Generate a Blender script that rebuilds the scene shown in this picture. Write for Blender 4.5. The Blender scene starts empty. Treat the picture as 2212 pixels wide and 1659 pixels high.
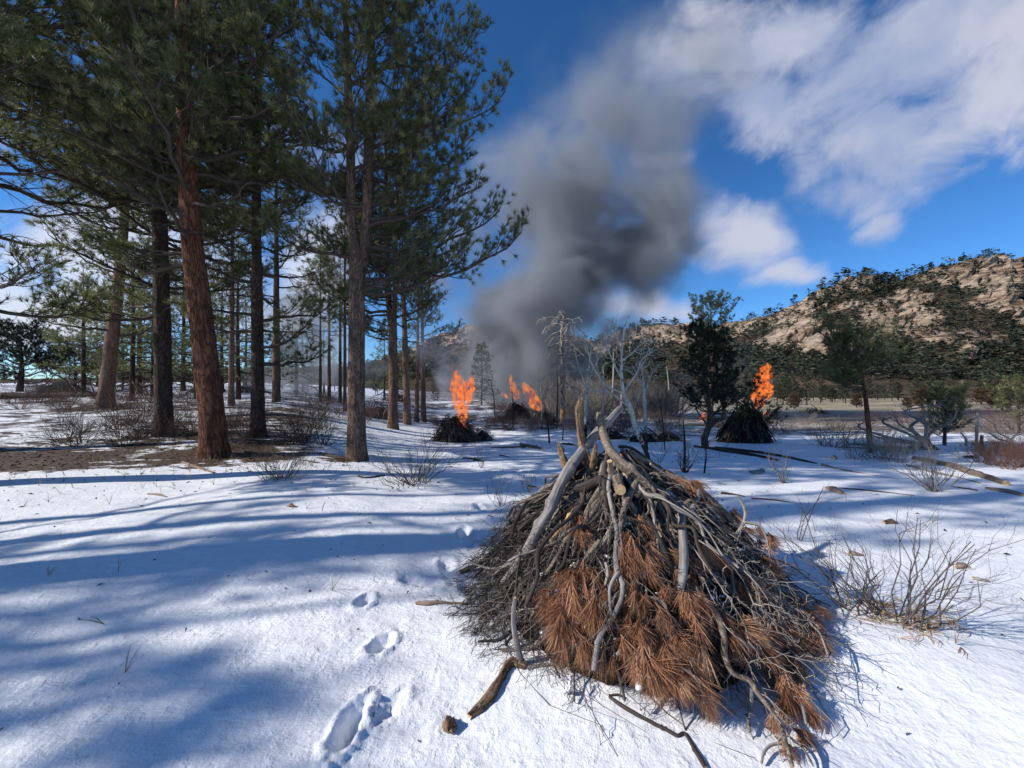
import bpy, math, random
import numpy as np
from mathutils import Vector

# ------------------------------------------------------------------ camera, sky, sun
S = bpy.context.scene
COL = S.collection
CH = 1.55                       # eye height
F = 831.0                       # focal length in units of a 2212 px wide picture
cam_d = bpy.data.cameras.new('camera'); cam = bpy.data.objects.new('camera', cam_d); COL.objects.link(cam)
cam.location = (0, 0, CH); cam.rotation_euler = (math.radians(90), 0, 0)
cam_d.sensor_width = 36.0; cam_d.lens = 36.0 * F / 2212.0
cam_d.clip_start = 0.05; cam_d.clip_end = 6000
S.camera = cam
SUN_EL, SUN_AZ = math.radians(31), math.radians(77)     # light travels this far to the right of forward
to_sun = Vector((-math.sin(SUN_AZ) * math.cos(SUN_EL), -math.cos(SUN_AZ) * math.cos(SUN_EL), math.sin(SUN_EL)))
sd = bpy.data.lights.new('sun', 'SUN'); sun = bpy.data.objects.new('sun', sd); COL.objects.link(sun)
sd.energy = 4.6; sd.angle = math.radians(0.55); sd.color = (1.0, 0.95, 0.88)
sun.rotation_euler = to_sun.to_track_quat('Z', 'Y').to_euler()
S.view_settings.view_transform = 'Standard'; S.view_settings.look = 'None'
S.view_settings.exposure = 0.30; S.view_settings.gamma = 1.0; S.view_settings.use_curve_mapping = False
S.render.engine = 'CYCLES'
cy = S.cycles
cy.use_denoising = True; cy.use_adaptive_sampling = True; cy.adaptive_threshold = 0.02
cy.max_bounces = 6; cy.diffuse_bounces = 3; cy.glossy_bounces = 2; cy.transmission_bounces = 2
cy.transparent_max_bounces = 12; cy.volume_bounces = 1
cy.caustics_reflective = False; cy.caustics_refractive = False
cy.volume_step_rate = 1.0; cy.volume_max_steps = 256
cy.sample_clamp_indirect = 4.0

# ------------------------------------------------------------------ node helpers
class NB:
    def __init__(self, nt):
        self.nt = nt; nt.nodes.clear()
    def n(self, typ, **kw):
        nd = self.nt.nodes.new(typ)
        for k, v in kw.items():
            setattr(nd, k, v)
        return nd
    def put(self, sock, v):
        if hasattr(v, 'is_linked') or hasattr(v, 'links'):
            self.nt.links.new(v, sock)
        else:
            if isinstance(v, (tuple, list)) and len(v) == 3 and sock.type == 'RGBA':
                v = (*v, 1)
            sock.default_value = v
    def m(self, op, a, b=None, c=None, clamp=False):
        nd = self.n('ShaderNodeMath', operation=op, use_clamp=clamp)
        self.put(nd.inputs[0], a)
        if b is not None: self.put(nd.inputs[1], b)
        if c is not None: self.put(nd.inputs[2], c)
        return nd.outputs[0]
    def vm(self, op, a, b=None):
        nd = self.n('ShaderNodeVectorMath', operation=op)
        self.put(nd.inputs[0], a)
        if b is not None: self.put(nd.inputs[1], b)
        return nd.outputs[0]
    def ss(self, x, lo, hi, o0=0.0, o1=1.0):
        nd = self.n('ShaderNodeMapRange', interpolation_type='SMOOTHSTEP')
        self.put(nd.inputs[0], x); nd.inputs[1].default_value = lo; nd.inputs[2].default_value = hi
        nd.inputs[3].default_value = o0; nd.inputs[4].default_value = o1
        return nd.outputs[0]
    def noise(self, vec, scale, detail=4, rough=0.55, dist=0.0, col=False):
        nd = self.n('ShaderNodeTexNoise')
        if vec is not None: self.put(nd.inputs['Vector'], vec)
        nd.inputs['Scale'].default_value = scale; nd.inputs['Detail'].default_value = detail
        nd.inputs['Roughness'].default_value = rough; nd.inputs['Distortion'].default_value = dist
        return nd.outputs[1 if col else 0]
    def vor(self, vec, scale, feature='F1', rnd=1.0):
        nd = self.n('ShaderNodeTexVoronoi', feature=feature)
        self.put(nd.inputs['Vector'], vec); nd.inputs['Scale'].default_value = scale
        nd.inputs['Randomness'].default_value = rnd
        return nd.outputs['Distance']
    def mix(self, f, a, b):
        nd = self.n('ShaderNodeMix', data_type='RGBA')
        self.put(nd.inputs[0], f); self.put(nd.inputs[6], a); self.put(nd.inputs[7], b)
        return nd.outputs[2]
    def attr(self, name, out='Fac'):
        nd = self.n('ShaderNodeAttribute', attribute_name=name)
        return nd.outputs[out]
    def xyz(self, v):
        nd = self.n('ShaderNodeSeparateXYZ'); self.put(nd.inputs[0], v); return nd.outputs
    def cxyz(self, x, y, z):
        nd = self.n('ShaderNodeCombineXYZ')
        for i, q in enumerate((x, y, z)): self.put(nd.inputs[i], q)
        return nd.outputs[0]
    def bump(self, h, strength, dist, normal=None):
        nd = self.n('ShaderNodeBump'); self.put(nd.inputs['Height'], h)
        nd.inputs['Strength'].default_value = strength; nd.inputs['Distance'].default_value = dist
        if normal is not None: self.put(nd.inputs['Normal'], normal)
        return nd.outputs[0]
    def surf(self, color, rough=0.8, spec=0.3, normal=None, transl=None, tcol=None, rsock=None):
        p = self.n('ShaderNodeBsdfPrincipled')
        self.put(p.inputs['Base Color'], color); self.put(p.inputs['Roughness'], rough)
        p.inputs['Specular IOR Level'].default_value = spec
        if normal is not None: self.put(p.inputs['Normal'], normal)
        out = self.n('ShaderNodeOutputMaterial'); sh = p.outputs[0]
        if transl:
            t = self.n('ShaderNodeBsdfTranslucent'); self.put(t.inputs[0], tcol if tcol is not None else color)
            mx = self.n('ShaderNodeMixShader'); mx.inputs[0].default_value = transl
            self.nt.links.new(sh, mx.inputs[1]); self.nt.links.new(t.outputs[0], mx.inputs[2]); sh = mx.outputs[0]
        self.nt.links.new(sh, out.inputs[0])
        return p
def newmat(name):
    m = bpy.data.materials.new(name); m.use_nodes = True
    return m, NB(m.node_tree)

# ------------------------------------------------------------------ world: daylight sky and broken cloud
W = bpy.data.worlds.new('World'); S.world = W; W.use_nodes = True
b = NB(W.node_tree)
sky = b.n('ShaderNodeTexSky', sky_type='NISHITA'); sky.sun_disc = False
sky.sun_elevation = SUN_EL; sky.sun_rotation = math.atan2(to_sun.x, to_sun.y)
sky.altitude = 2400; sky.air_density = 1.0; sky.dust_density = 0.6; sky.ozone_density = 1.6
d = b.n('ShaderNodeTexCoord').outputs['Generated']
dx, dy, dz = b.xyz(d)
dyc = b.m('MAXIMUM', dy, 0.08)
tx = b.m('DIVIDE', dx, dyc); tz = b.m('DIVIDE', dz, dyc)
front = b.ss(dy, 0.12, 0.3)
pv = b.cxyz(tx, tz, 0.0)
warp = b.noise(pv, 2.3, 3, 0.5, col=True)
pw = b.vm('ADD', pv, b.vm('MULTIPLY', b.vm('SUBTRACT', warp, (0.5, 0.5, 0.5)), (0.22, 0.16, 0)))
wx, wz, _ = b.xyz(pw)
clouds = [ # u, v, ru, rv, tilt, weight
    (1520, 95, 230, 70, 12, .95), (1700, 70, 260, 110, 0, 1.0), (1960, 130, 300, 170, 15, 1.0), (2150, 60, 260, 150, 0, 1),
    (1660, 220, 210, 110, -10, .9), (1930, 300, 170, 130, 35, 1.0), (1850, 410, 80, 75, 30, .95), (2140, 230, 150, 110, 40, .9),
    (1910, 487, 62, 34, 5, .75), (1585, 520, 110, 68, -20, 1.0), (1690, 592, 80, 36, 0, .8), (1440, 655, 90, 34, -10, .75),
    (1320, 640, 70, 40, 0, .8), (1410, 335, 62, 24, 0, .6), (690, 560, 110, 120, 0, .95), (650, 330, 120, 80, 0, .85),
    (60, 655, 330, 95, 4, 1.1), (240, 520, 260, 110, 0, 1.05), (1030, 330, 70, 60, 0, .4), (480, 600, 200, 120, 0, .8),
    (2350, 250, 200, 120, 0, .8), (-250, 300, 300, 200, 0, .8)]
acc = None
for (u, v, ru, rv, tilt, wt) in clouds:
    cx, cz = (u - 1106) / F, (829.5 - v) / F
    ca, sa = math.cos(math.radians(tilt)), math.sin(math.radians(tilt))
    px_ = b.m('SUBTRACT', wx, cx); pz_ = b.m('SUBTRACT', wz, cz)
    q1 = b.m('MULTIPLY', b.m('ADD', b.m('MULTIPLY', px_, ca), b.m('MULTIPLY', pz_, sa)), F / ru)
    q2 = b.m('MULTIPLY', b.m('SUBTRACT', b.m('MULTIPLY', pz_, ca), b.m('MULTIPLY', px_, sa)), F / rv)
    r2 = b.m('ADD', b.m('MULTIPLY', q1, q1), b.m('MULTIPLY', q2, q2))
    g = b.m('MULTIPLY', b.m('POWER', 2.718, b.m('MULTIPLY', r2, -0.75)), wt)
    acc = g if acc is None else b.m('MAXIMUM', acc, g)
acc = b.m('MULTIPLY', acc, front)
gen = b.noise(b.vm('MULTIPLY', d, (1, 1, 2.2)), 2.1, 5, 0.55)
gen = b.m('MULTIPLY', b.ss(gen, 0.5, 0.72), b.m('SUBTRACT', 1.0, front))
acc = b.m('MAXIMUM', acc, gen)
# streaky fine structure
rot = b.n('ShaderNodeMapping'); rot.inputs['Rotation'].default_value = (0, 0, math.radians(-38)); b.put(rot.inputs[0], pw)
st = b.vm('MULTIPLY', rot.outputs[0], (1.0, 1.9, 1.0))
n1 = b.noise(st, 3.6, 8, 0.56, 0.3)
n2 = b.noise(pw, 9.0, 6, 0.6)
dens = b.m('ADD', acc, b.m('ADD', b.m('MULTIPLY', b.m('SUBTRACT', n1, 0.5), 1.7), b.m('MULTIPLY', b.m('SUBTRACT', n2, 0.5), 0.5)))
dens = b.m('MULTIPLY', b.ss(dens, 0.22, 0.98), b.ss(acc, 0.03, 0.3))
shade = b.noise(st, 1.9, 4, 0.5)
ccol = b.mix(b.ss(shade, 0.36, 0.64), (0.30, 0.36, 0.53), (0.53, 0.54, 0.62))
lowl = b.m('MULTIPLY', b.ss(tx, 0.1, -0.35), b.ss(tz, 0.65, 0.2))      # thick sunlit bank low on the left
ccol = b.mix(b.m('MULTIPLY', lowl, 0.75), ccol, (0.72, 0.78, 0.90))
warmc = b.m('MULTIPLY', b.ss(tx, 0.62, 0.2), b.ss(tz, 0.34, 0.18))
ccol = b.mix(b.m('MULTIPLY', warmc, 0.35), ccol, (0.62, 0.56, 0.52))
skyc = b.vm('MULTIPLY', sky.outputs[0], (0.68, 0.95, 1.24))
lum = b.n('ShaderNodeHueSaturation'); lum.inputs['Saturation'].default_value = 1.10; b.put(lum.inputs['Color'], skyc)
sk = b.vm('MULTIPLY', lum.outputs[0], (0.10, 0.10, 0.10))
final = b.mix(b.m('MULTIPLY', dens, 0.86), sk, ccol)
bg = b.n('ShaderNodeBackground'); b.put(bg.inputs[0], b.vm('MULTIPLY', final, (10, 10, 10))); bg.inputs[1].default_value = 0.1
wo = b.n('ShaderNodeOutputWorld'); W.node_tree.links.new(bg.outputs[0], wo.inputs[0])

# ------------------------------------------------------------------ numpy noise
def _h(ix, iy, iz, seed):
    with np.errstate(over='ignore'):
        n = (ix.astype(np.uint32) * np.uint32(374761393) + iy.astype(np.uint32) * np.uint32(668265263)
             + iz.astype(np.uint32) * np.uint32(2147483647) + np.uint32(seed * 974711 + 12345))
        n = (n ^ (n >> np.uint32(13))) * np.uint32(1274126177)
        n = (n ^ (n >> np.uint32(16))) * np.uint32(2246822519)
        n = n ^ (n >> np.uint32(15))
    return n.astype(np.float64) / 4294967295.0
def vnoise(x, y, z=0.0, seed=0):
    x = np.asarray(x, float); y = np.asarray(y, float) + 0 * x; z = np.asarray(z, float) + 0 * x
    fx, fy, fz = np.floor(x), np.floor(y), np.floor(z)
    ix, iy, iz = (q.astype(np.int64) for q in (fx, fy, fz))
    tx, ty, tz = x - fx, y - fy, z - fz
    tx, ty, tz = (t * t * (3 - 2 * t) for t in (tx, ty, tz))
    r = 0
    for a in (0, 1):
        for c in (0, 1):
            for e in (0, 1):
                w = (tx if a else 1 - tx) * (ty if c else 1 - ty) * (tz if e else 1 - tz)
                r = r + w * _h(ix + a, iy + c, iz + e, seed)
    return r
def fbm(x, y, z=0.0, o=4, seed=0, g=0.5):
    r = 0; a = 1.0; s = 0
    for i in range(o):
        k = 2.03 ** i
        r = r + a * (vnoise(np.asarray(x) * k + 7.3 * i, np.asarray(y) * k + 3.1 * i, np.asarray(z) * k, seed + i) - 0.5); s += a; a *= g
    return r / s * 2
def sstep(x, a, c):
    t = np.clip((np.asarray(x, float) - a) / (c - a), 0, 1); return t * t * (3 - 2 * t)

# ------------------------------------------------------------------ object helpers
def mkmesh(name, V, quads=None, tris=None, mats=(), smooth=True, attrs=None, mi=None, ngons=None):
    me = bpy.data.meshes.new(name)
    V = np.ascontiguousarray(V, np.float32)
    me.vertices.add(len(V)); me.vertices.foreach_set('co', V.ravel())
    loops = []; starts = []; pos = 0; tot = []
    for arr, k in ((quads, 4), (tris, 3)):
        if arr is not None and len(arr):
            arr = np.asarray(arr, np.int32)
            loops.append(arr.ravel()); starts.append(pos + np.arange(len(arr)) * k); tot.append(np.full(len(arr), k)); pos += arr.size
    if ngons:
        for g in ngons:
            loops.append(np.asarray(g, np.int32)); starts.append(np.array([pos])); tot.append(np.array([len(g)])); pos += len(g)
    loops = np.concatenate(loops); starts = np.concatenate(starts); tot = np.concatenate(tot)
    me.loops.add(len(loops)); me.loops.foreach_set('vertex_index', loops.astype(np.int32))
    me.polygons.add(len(starts)); me.polygons.foreach_set('loop_start', starts.astype(np.int32))
    me.polygons.foreach_set('loop_total', tot.astype(np.int32))
    if smooth: me.polygons.foreach_set('use_smooth', np.ones(len(starts), bool))
    for m_ in mats: me.materials.append(m_)
    if mi is not None: me.polygons.foreach_set('material_index', np.asarray(mi, np.int32))
    me.update(calc_edges=True)
    for k, a in (attrs or {}).items():
        a = np.ascontiguousarray(a, np.float32)
        if a.ndim == 2:
            at = me.attributes.new(k, 'FLOAT_VECTOR', 'POINT'); at.data.foreach_set('vector', a.ravel())
        else:
            at = me.attributes.new(k, 'FLOAT', 'POINT'); at.data.foreach_set('value', a.ravel())
    return me
def link(name, data, parent=None, label=None, cat=None, group=None, kind=None, loc=None, rz=0.0, sc=None):
    o = bpy.data.objects.new(name, data); COL.objects.link(o)
    if parent is not None: o.parent = parent
    if loc is not None: o.location = [float(q) for q in loc]
    if rz: o.rotation_euler = (0, 0, rz)
    if sc is not None: o.scale = (sc, sc, sc) if np.isscalar(sc) else sc
    if label: o['label'] = label
    if cat: o['category'] = cat
    if group: o['group'] = group
    if kind: o['kind'] = kind
    return o
def copy_tree(root, loc, rz=0.0, sc=1.0, label=None, group=None):
    r = root.copy(); COL.objects.link(r); r.location = [float(q) for q in loc]; r.rotation_euler = (0, 0, rz)
    r.scale = (sc, sc, sc) if np.isscalar(sc) else sc
    if label: r['label'] = label
    if group: r['group'] = group
    for ch in list(root.children):
        c = ch.copy(); COL.objects.link(c); c.parent = r
        for g in list(ch.children):
            e = g.copy(); COL.objects.link(e); e.parent = c
    return r

def unit(v):
    return v / np.maximum(np.linalg.norm(v, axis=-1, keepdims=True), 1e-9)
def tubes(P, R, k=3, L=None):
    """P (M,N,3), R (M,N) -> V, quads, bark coordinate"""
    P = np.asarray(P, float); R = np.asarray(R, float)
    M_, N_ = P.shape[:2]
    T = unit(np.gradient(P, axis=1)); D = unit(P[:, -1] - P[:, 0])
    ref = np.where(np.abs(D[:, 2:3]) > 0.75, np.array([[1., 0.05, 0]]), np.array([[0.03, 0, 1.]]))[:, None, :]
    U = unit(np.cross(T, np.broadcast_to(ref, T.shape))); B = np.cross(T, U)
    th = np.arange(k) / k * 2 * np.pi
    c, s = np.cos(th)[None, None, :, None], np.sin(th)[None, None, :, None]
    ring = U[:, :, None, :] * c + B[:, :, None, :] * s
    V = P[:, :, None, :] + ring * R[:, :, None, None]
    Ls = np.concatenate([np.zeros((M_, 1)), np.cumsum(np.linalg.norm(np.diff(P, axis=1), axis=-1), axis=1)], axis=1)
    off = (np.arange(M_) * 0.371)[:, None]
    bc = np.stack(np.broadcast_arrays((R[:, :, None] * np.cos(th)[None, None, :]) + off[:, :, None],
                                      R[:, :, None] * np.sin(th)[None, None, :], (Ls + off)[:, :, None]), -1)
    idx = np.arange(M_ * N_ * k).reshape(M_, N_, k)
    a = idx[:, :-1, :]; b_ = idx[:, 1:, :]
    q = np.stack([a, np.roll(a, -1, 2), np.roll(b_, -1, 2), b_], -1).reshape(-1, 4)
    return V.reshape(-1, 3), q, bc.reshape(-1, 3)
class Acc:
    def __init__(self): self.V = []; self.Q = []; self.T = []; self.B = []; self.A = []; self.n = 0
    def tube(self, P, R, k=3, val=0.5):
        V, q, bc = tubes(P, R, k)
        self.V.append(V); self.Q.append(q + self.n); self.B.append(bc); self.A.append(np.full(len(V), val)); self.n += len(V)
    def polys(self, lst, k=3):
        """lst of (pts (n,3), radii) with any n, grouped by n"""
        by = {}
        for p, r in lst: by.setdefault(len(p), []).append((p, r))
        for n_, g in by.items():
            self.tube(np.array([x[0] for x in g]), np.array([x[1] for x in g]), k)
    def tri(self, V, T, A=None):
        self.V.append(V); self.T.append(T + self.n); self.B.append(V * 1.0)
        self.A.append(np.full(len(V), 0.5) if A is None else A); self.n += len(V)
    def quad(self, V, Q, A=None):
        self.V.append(V); self.Q.append(Q + self.n); self.B.append(V * 1.0)
        self.A.append(np.full(len(V), 0.5) if A is None else A); self.n += len(V)
    def mesh(self, name, mats, smooth=True):
        return mkmesh(name, np.concatenate(self.V), np.concatenate(self.Q) if self.Q else None,
                      np.concatenate(self.T) if self.T else None, mats, smooth,
                      {'bc': np.concatenate(self.B), 'var': np.concatenate(self.A)})
def crom(pts, n):
    """smooth curve through control rows (any columns), n samples"""
    p = np.asarray(pts, float)
    if len(p) == 2:
        t = np.linspace(0, 1, n)[:, None]; return p[0] * (1 - t) + p[1] * t
    e = np.vstack([2 * p[0] - p[1], p, 2 * p[-1] - p[-2]])
    seg = np.linalg.norm(np.diff(p[:, :3], axis=0), axis=1); cs = np.concatenate([[0], np.cumsum(seg)]) / seg.sum()
    out = []
    for t in np.linspace(0, 1, n):
        i = min(np.searchsorted(cs, t, side='right') - 1, len(p) - 2); u = (t - cs[i]) / max(cs[i + 1] - cs[i], 1e-9)
        a, b_, c, d_ = e[i], e[i + 1], e[i + 2], e[i + 3]
        out.append(0.5 * ((2 * b_) + (-a + c) * u + (2 * a - 5 * b_ + 4 * c - d_) * u * u + (-a + 3 * b_ - 3 * c + d_) * u ** 3))
    return np.array(out)
def log_mesh(name, pts, rad, mats, k=14, step=None, rough=0.12, freq=30.0, seed=0, jag=0.0, knots=0, caps=True):
    """a log: lumpy bark, closed ends (second material on the ends)"""
    pr = np.hstack([np.asarray(pts, float), np.asarray(rad, float)[:, None]])
    Ltot = np.linalg.norm(np.diff(pr[:, :3], axis=0), axis=1).sum(); rm = float(np.mean(rad))
    n = int(np.clip(Ltot / (step or rm * 0.6), 6, 240))
    c = crom(pr, n); P, R = c[:, :3], np.maximum(c[:, 3], 1e-4)
    rng = np.random.default_rng(seed)
    V, q, bc = tubes(P[None], R[None], k)
    V = V.reshape(n, k, 3); b3 = bc.reshape(n, k, 3)
    nz = fbm(b3[..., 0] * freq, b3[..., 1] * freq, b3[..., 2] * freq * 0.28, 3, seed)
    lump = fbm(b3[..., 0] * 6, b3[..., 1] * 6, b3[..., 2] * 5, 2, seed + 5)
    sc = 1 + rough * (nz * 1.5 + lump * 1.2)
    for _ in range(knots):
        i0, j0 = rng.integers(1, n - 1), rng.integers(0, k)
        jj = np.minimum(np.abs(np.arange(k) - j0), k - np.abs(np.arange(k) - j0))[None, :] / k * 6
        ii = (np.arange(n)[:, None] - i0) * (Ltot / n) / (rm * 0.8)
        sc = sc + 0.5 * np.exp(-(ii ** 2 + jj ** 2) * 1.3)
    V = P[:, None, :] + (V - P[:, None, :]) * sc[..., None]
    T = unit(np.gradient(P, axis=0))
    if jag:
        w = (rng.random(k) - 0.3) * jag
        V[0] -= T[0] * w[:, None] * R[0] * 2
        w = (rng.random(k) - 0.3) * jag
        V[-1] += T[-1] * w[:, None] * R[-1] * 2
    V = V.reshape(-1, 3); B = b3.reshape(-1, 3)
    tris = []; mi = np.zeros(len(q), int)
    if caps:
        base = len(V)
        V = np.vstack([V, P[0][None] - T[0] * R[0] * 0.02, P[-1][None] + T[-1] * R[-1] * 0.02])
        ring0 = V[:k].copy(); ring1 = V[(n - 1) * k:n * k].copy()
        V = np.vstack([V, ring0, ring1])
        B = np.vstack([B, [[0, 0, 0]], [[0, 0, 0]], B[:k] * [1, 1, 0], B[(n - 1) * k:n * k] * [1, 1, 0]])
        for j in range(k):
            tris.append((base, base + 2 + (j + 1) % k, base + 2 + j))
            tris.append((base + 1, base + 2 + k + j, base + 2 + k + (j + 1) % k))
        mi = np.concatenate([mi, np.ones(len(tris), int) * (1 if len(mats) > 1 else 0)])
    return mkmesh(name, V, q, np.array(tris) if tris else None, mats, True, {'bc': B}, mi)

def needles(O, D, length, n, spread, width, rng, along=0.06, droop=0.0, segs=1):
    """tufts of needles: O (M,3) tips, D (M,3) shoot directions"""
    M_ = len(O); D = unit(D)
    ref = np.where(np.abs(D[:, 2:3]) > 0.8, [[1., 0, 0]], [[0, 0, 1.]])
    U = unit(np.cross(D, ref)); Bv = np.cross(D, U)
    ph = rng.random((M_, n)) * 2 * np.pi
    ang = (rng.random((M_, n)) ** 0.7) * spread
    dirs = (D[:, None, :] * np.cos(ang)[..., None] + (U[:, None, :] * np.cos(ph)[..., None] + Bv[:, None, :] * np.sin(ph)[..., None]) * np.sin(ang)[..., None])
    base = O[:, None, :] - D[:, None, :] * (rng.random((M_, n)) * along)[..., None]
    ln = (length * (0.7 + 0.5 * rng.random((M_, n))))[..., None]
    side = unit(np.cross(dirs, rng.normal(size=(M_, n, 3)))) * (width * 0.5)
    val = np.repeat(rng.random(M_), n)
    val = np.clip(val + rng.normal(size=val.shape) * 0.12, 0, 1)
    if segs == 1:
        tip = base + dirs * ln; tip[..., 2] -= droop * ln[..., 0]
        V = np.stack([base - side, base + side, tip], 2).reshape(-1, 3)
        T = np.arange(len(V)).reshape(-1, 3)
        return V, T, np.repeat(val, 3)
    mid = base + dirs * ln * 0.5; mid[..., 2] -= droop * ln[..., 0] * 0.15
    tip = base + dirs * ln; tip[..., 2] -= droop * ln[..., 0]
    V = np.stack([base - side, base + side, mid - side * 0.9, mid + side * 0.9, tip], 2).reshape(-1, 3)
    i = np.arange(len(V) // 5)[:, None] * 5
    T = np.concatenate([i + [0, 1, 3], i + [0, 3, 2], i + [2, 3, 4]])
    return V, T, np.repeat(val, 5)

# ------------------------------------------------------------------ materials
def mat_bark(name, ca, cb, cc, sc=1.0, zs=0.25, bumpd=0.02):
    m, b = newmat(name)
    v = b.vm('MULTIPLY', b.attr('bc', 'Vector'), (sc, sc, sc * zs))
    w = b.vm('ADD', v, b.vm('MULTIPLY', b.noise(v, 9, 3, col=True), (0.22, 0.22, 0.22)))
    cr = b.n('ShaderNodeTexVoronoi', feature='DISTANCE_TO_EDGE'); b.put(cr.inputs['Vector'], w); cr.inputs['Scale'].default_value = 16
    furrow = b.m('MULTIPLY', b.ss(cr.outputs['Distance'], 0.0, 0.16), b.ss(b.noise(v, 22, 4, 0.7), 0.25, 0.5), clamp=True)
    furrow = b.m('ADD', b.m('MULTIPLY', furrow, 0.7), 0.3)
    fine = b.noise(v, 60, 5, 0.65); big = b.noise(v, 5, 3, 0.6)
    col = b.mix(b.ss(big, 0.35, 0.65), ca, cb)
    col = b.mix(b.m('MULTIPLY', b.ss(fine, 0.48, 0.7), 0.5), col, tuple(min(1, q * 1.7) for q in cb))
    col = b.mix(furrow, cc, col)
    h = b.m('ADD', b.m('MULTIPLY', furrow, 0.8), b.m('MULTIPLY', fine, 0.5))
    b.surf(col, 0.9, 0.15, b.bump(h, 0.9, bumpd))
    return m
def mat_wood(name, ca, cb, cc=None, sc=1.0, lichen=None, bumpd=0.006):
    m, b = newmat(name)
    v = b.attr('bc', 'Vector')
    g = b.noise(b.vm('MULTIPLY', v, (60 * sc, 60 * sc, 3.0 * sc)), 1.0, 5, 0.6)
    bl = b.noise(b.vm('MULTIPLY', v, (9, 9, 5)), 1.0, 4, 0.6)
    col = b.mix(b.ss(g, 0.32, 0.68), ca, cb)
    if cc: col = b.mix(b.ss(bl, 0.52, 0.64), col, cc)
    if lichen:
        sp = b.noise(v, 70, 3, 0.7)
        col = b.mix(b.m('MULTIPLY', b.ss(sp, 0.52, 0.62), 0.8), col, lichen)
    b.surf(col, 0.85, 0.2, b.bump(b.m('ADD', g, b.m('MULTIPLY', bl, 0.6)), 0.8, bumpd))
    return m
def mat_flat(name, ca, cb, scale=8, rough=0.85, transl=None, coord='Object', var=False, bumpd=None):
    m, b = newmat(name)
    co = b.n('ShaderNodeTexCoord').outputs[coord]
    n = b.attr('var') if var else b.noise(co, scale, 4, 0.6)
    col = b.mix(n if var else b.ss(n, 0.35, 0.65), ca, cb)
    nr = b.bump(b.noise(co, scale * 3, 4), 0.7, bumpd) if bumpd else None
    b.surf(col, rough, 0.2, nr, transl)
    return m
M = {}
M['bark_red'] = mat_bark('bark_red', (0.105, 0.043, 0.025), (0.21, 0.090, 0.050), (0.018, 0.009, 0.007), 0.8, 0.22, 0.03)
M['bark_brown'] = mat_bark('bark_brown', (0.12, 0.075, 0.052), (0.22, 0.145, 0.105), (0.02, 0.013, 0.010), 1.1, 0.25, 0.02)
M['bark_dark'] = mat_bark('bark_dark', (0.055, 0.038, 0.03), (0.10, 0.068, 0.052), (0.012, 0.009, 0.008), 1.1, 0.25, 0.02)
M['bark_pink'] = mat_bark('bark_pink', (0.165, 0.095, 0.07), (0.27, 0.17, 0.125), (0.05, 0.03, 0.02), 1.2, 0.3, 0.015)
M['limb'] = mat_wood('limb', (0.045, 0.034, 0.028), (0.095, 0.073, 0.06))
M['twig'] = mat_wood('twig', (0.06, 0.046, 0.039), (0.17, 0.14, 0.122))
M['twig_grey'] = mat_wood('twig_grey', (0.16, 0.135, 0.115), (0.38, 0.33, 0.285))
M['twig_red'] = mat_wood('twig_red', (0.10, 0.05, 0.04), (0.20, 0.11, 0.085))
M['twig_dark'] = mat_wood('twig_dark', (0.030, 0.023, 0.020), (0.085, 0.069, 0.062))
M['grey_wood'] = mat_wood('grey_wood', (0.13, 0.115, 0.105), (0.33, 0.30, 0.28), (0.19, 0.165, 0.15))
M['pale_wood'] = mat_wood('pale_wood', (0.30, 0.27, 0.24), (0.52, 0.48, 0.44))
M['brown_log'] = mat_wood('brown_log', (0.085, 0.06, 0.045), (0.20, 0.15, 0.115), (0.06, 0.042, 0.033), 0.6, (0.30, 0.27, 0.21))
M['dark_log'] = mat_wood('dark_log', (0.028, 0.021, 0.018), (0.085, 0.066, 0.055), (0.045, 0.032, 0.026), 0.6)
M['rot_wood'] = mat_wood('rot_wood', (0.022, 0.013, 0.009), (0.23, 0.14, 0.08), (0.055, 0.030, 0.018), 0.9, (0.26, 0.20, 0.14), 0.02)
M['stripped'] = mat_wood('stripped', (0.42, 0.25, 0.11), (0.62, 0.42, 0.22), (0.34, 0.19, 0.08), 0.6)
M['cut_end'] = mat_flat('cut_end', (0.42, 0.27, 0.13), (0.58, 0.42, 0.24), 60, 0.8)
M['char'] = mat_wood('char', (0.012, 0.011, 0.011), (0.045, 0.04, 0.038))
M['aspen'] = None
m_, b = newmat('aspen_bark')
v = b.attr('bc', 'Vector')
sp = b.noise(b.vm('MULTIPLY', v, (14, 14, 18)), 1.0, 3, 0.6)
hgt = b.xyz(b.n('ShaderNodeTexCoord').outputs['Object'])[2]
ch = b.m('ADD', b.ss(hgt, 1.0, 0.15, 0, 0.38), sp)
col = b.mix(b.ss(b.noise(v, 12, 3), 0.4, 0.6), (0.34, 0.32, 0.27), (0.50, 0.48, 0.42))
col = b.mix(b.ss(ch, 0.60, 0.68), col, (0.03, 0.026, 0.023))
b.surf(col, 0.8, 0.2); M['aspen'] = m_
def mat_needle(name, ca, cb, cc, transl=0.25):
    m, b = newmat(name)
    a = b.attr('var')
    col = b.mix(b.ss(a, 0.0, 0.55), ca, cb); col = b.mix(b.ss(a, 0.55, 1.0), col, cc)
    b.surf(col, 0.55, 0.35, None, transl, tuple(min(1, q * 1.3) for q in cb))
    return m
M['needle'] = mat_needle('needle', (0.048, 0.062, 0.022), (0.135, 0.148, 0.055), (0.33, 0.32, 0.16), 0.42)
M['needle_blue'] = mat_needle('needle_blue', (0.045, 0.065, 0.040), (0.085, 0.115, 0.068), (0.16, 0.19, 0.115))
M['needle_dark'] = mat_needle('needle_dark', (0.008, 0.014, 0.006), (0.018, 0.028, 0.011), (0.035, 0.05, 0.02), 0.1)
M['needle_brown'] = mat_needle('needle_brown', (0.15, 0.064, 0.032), (0.38, 0.19, 0.105), (0.62, 0.39, 0.25), 0.25)
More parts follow.
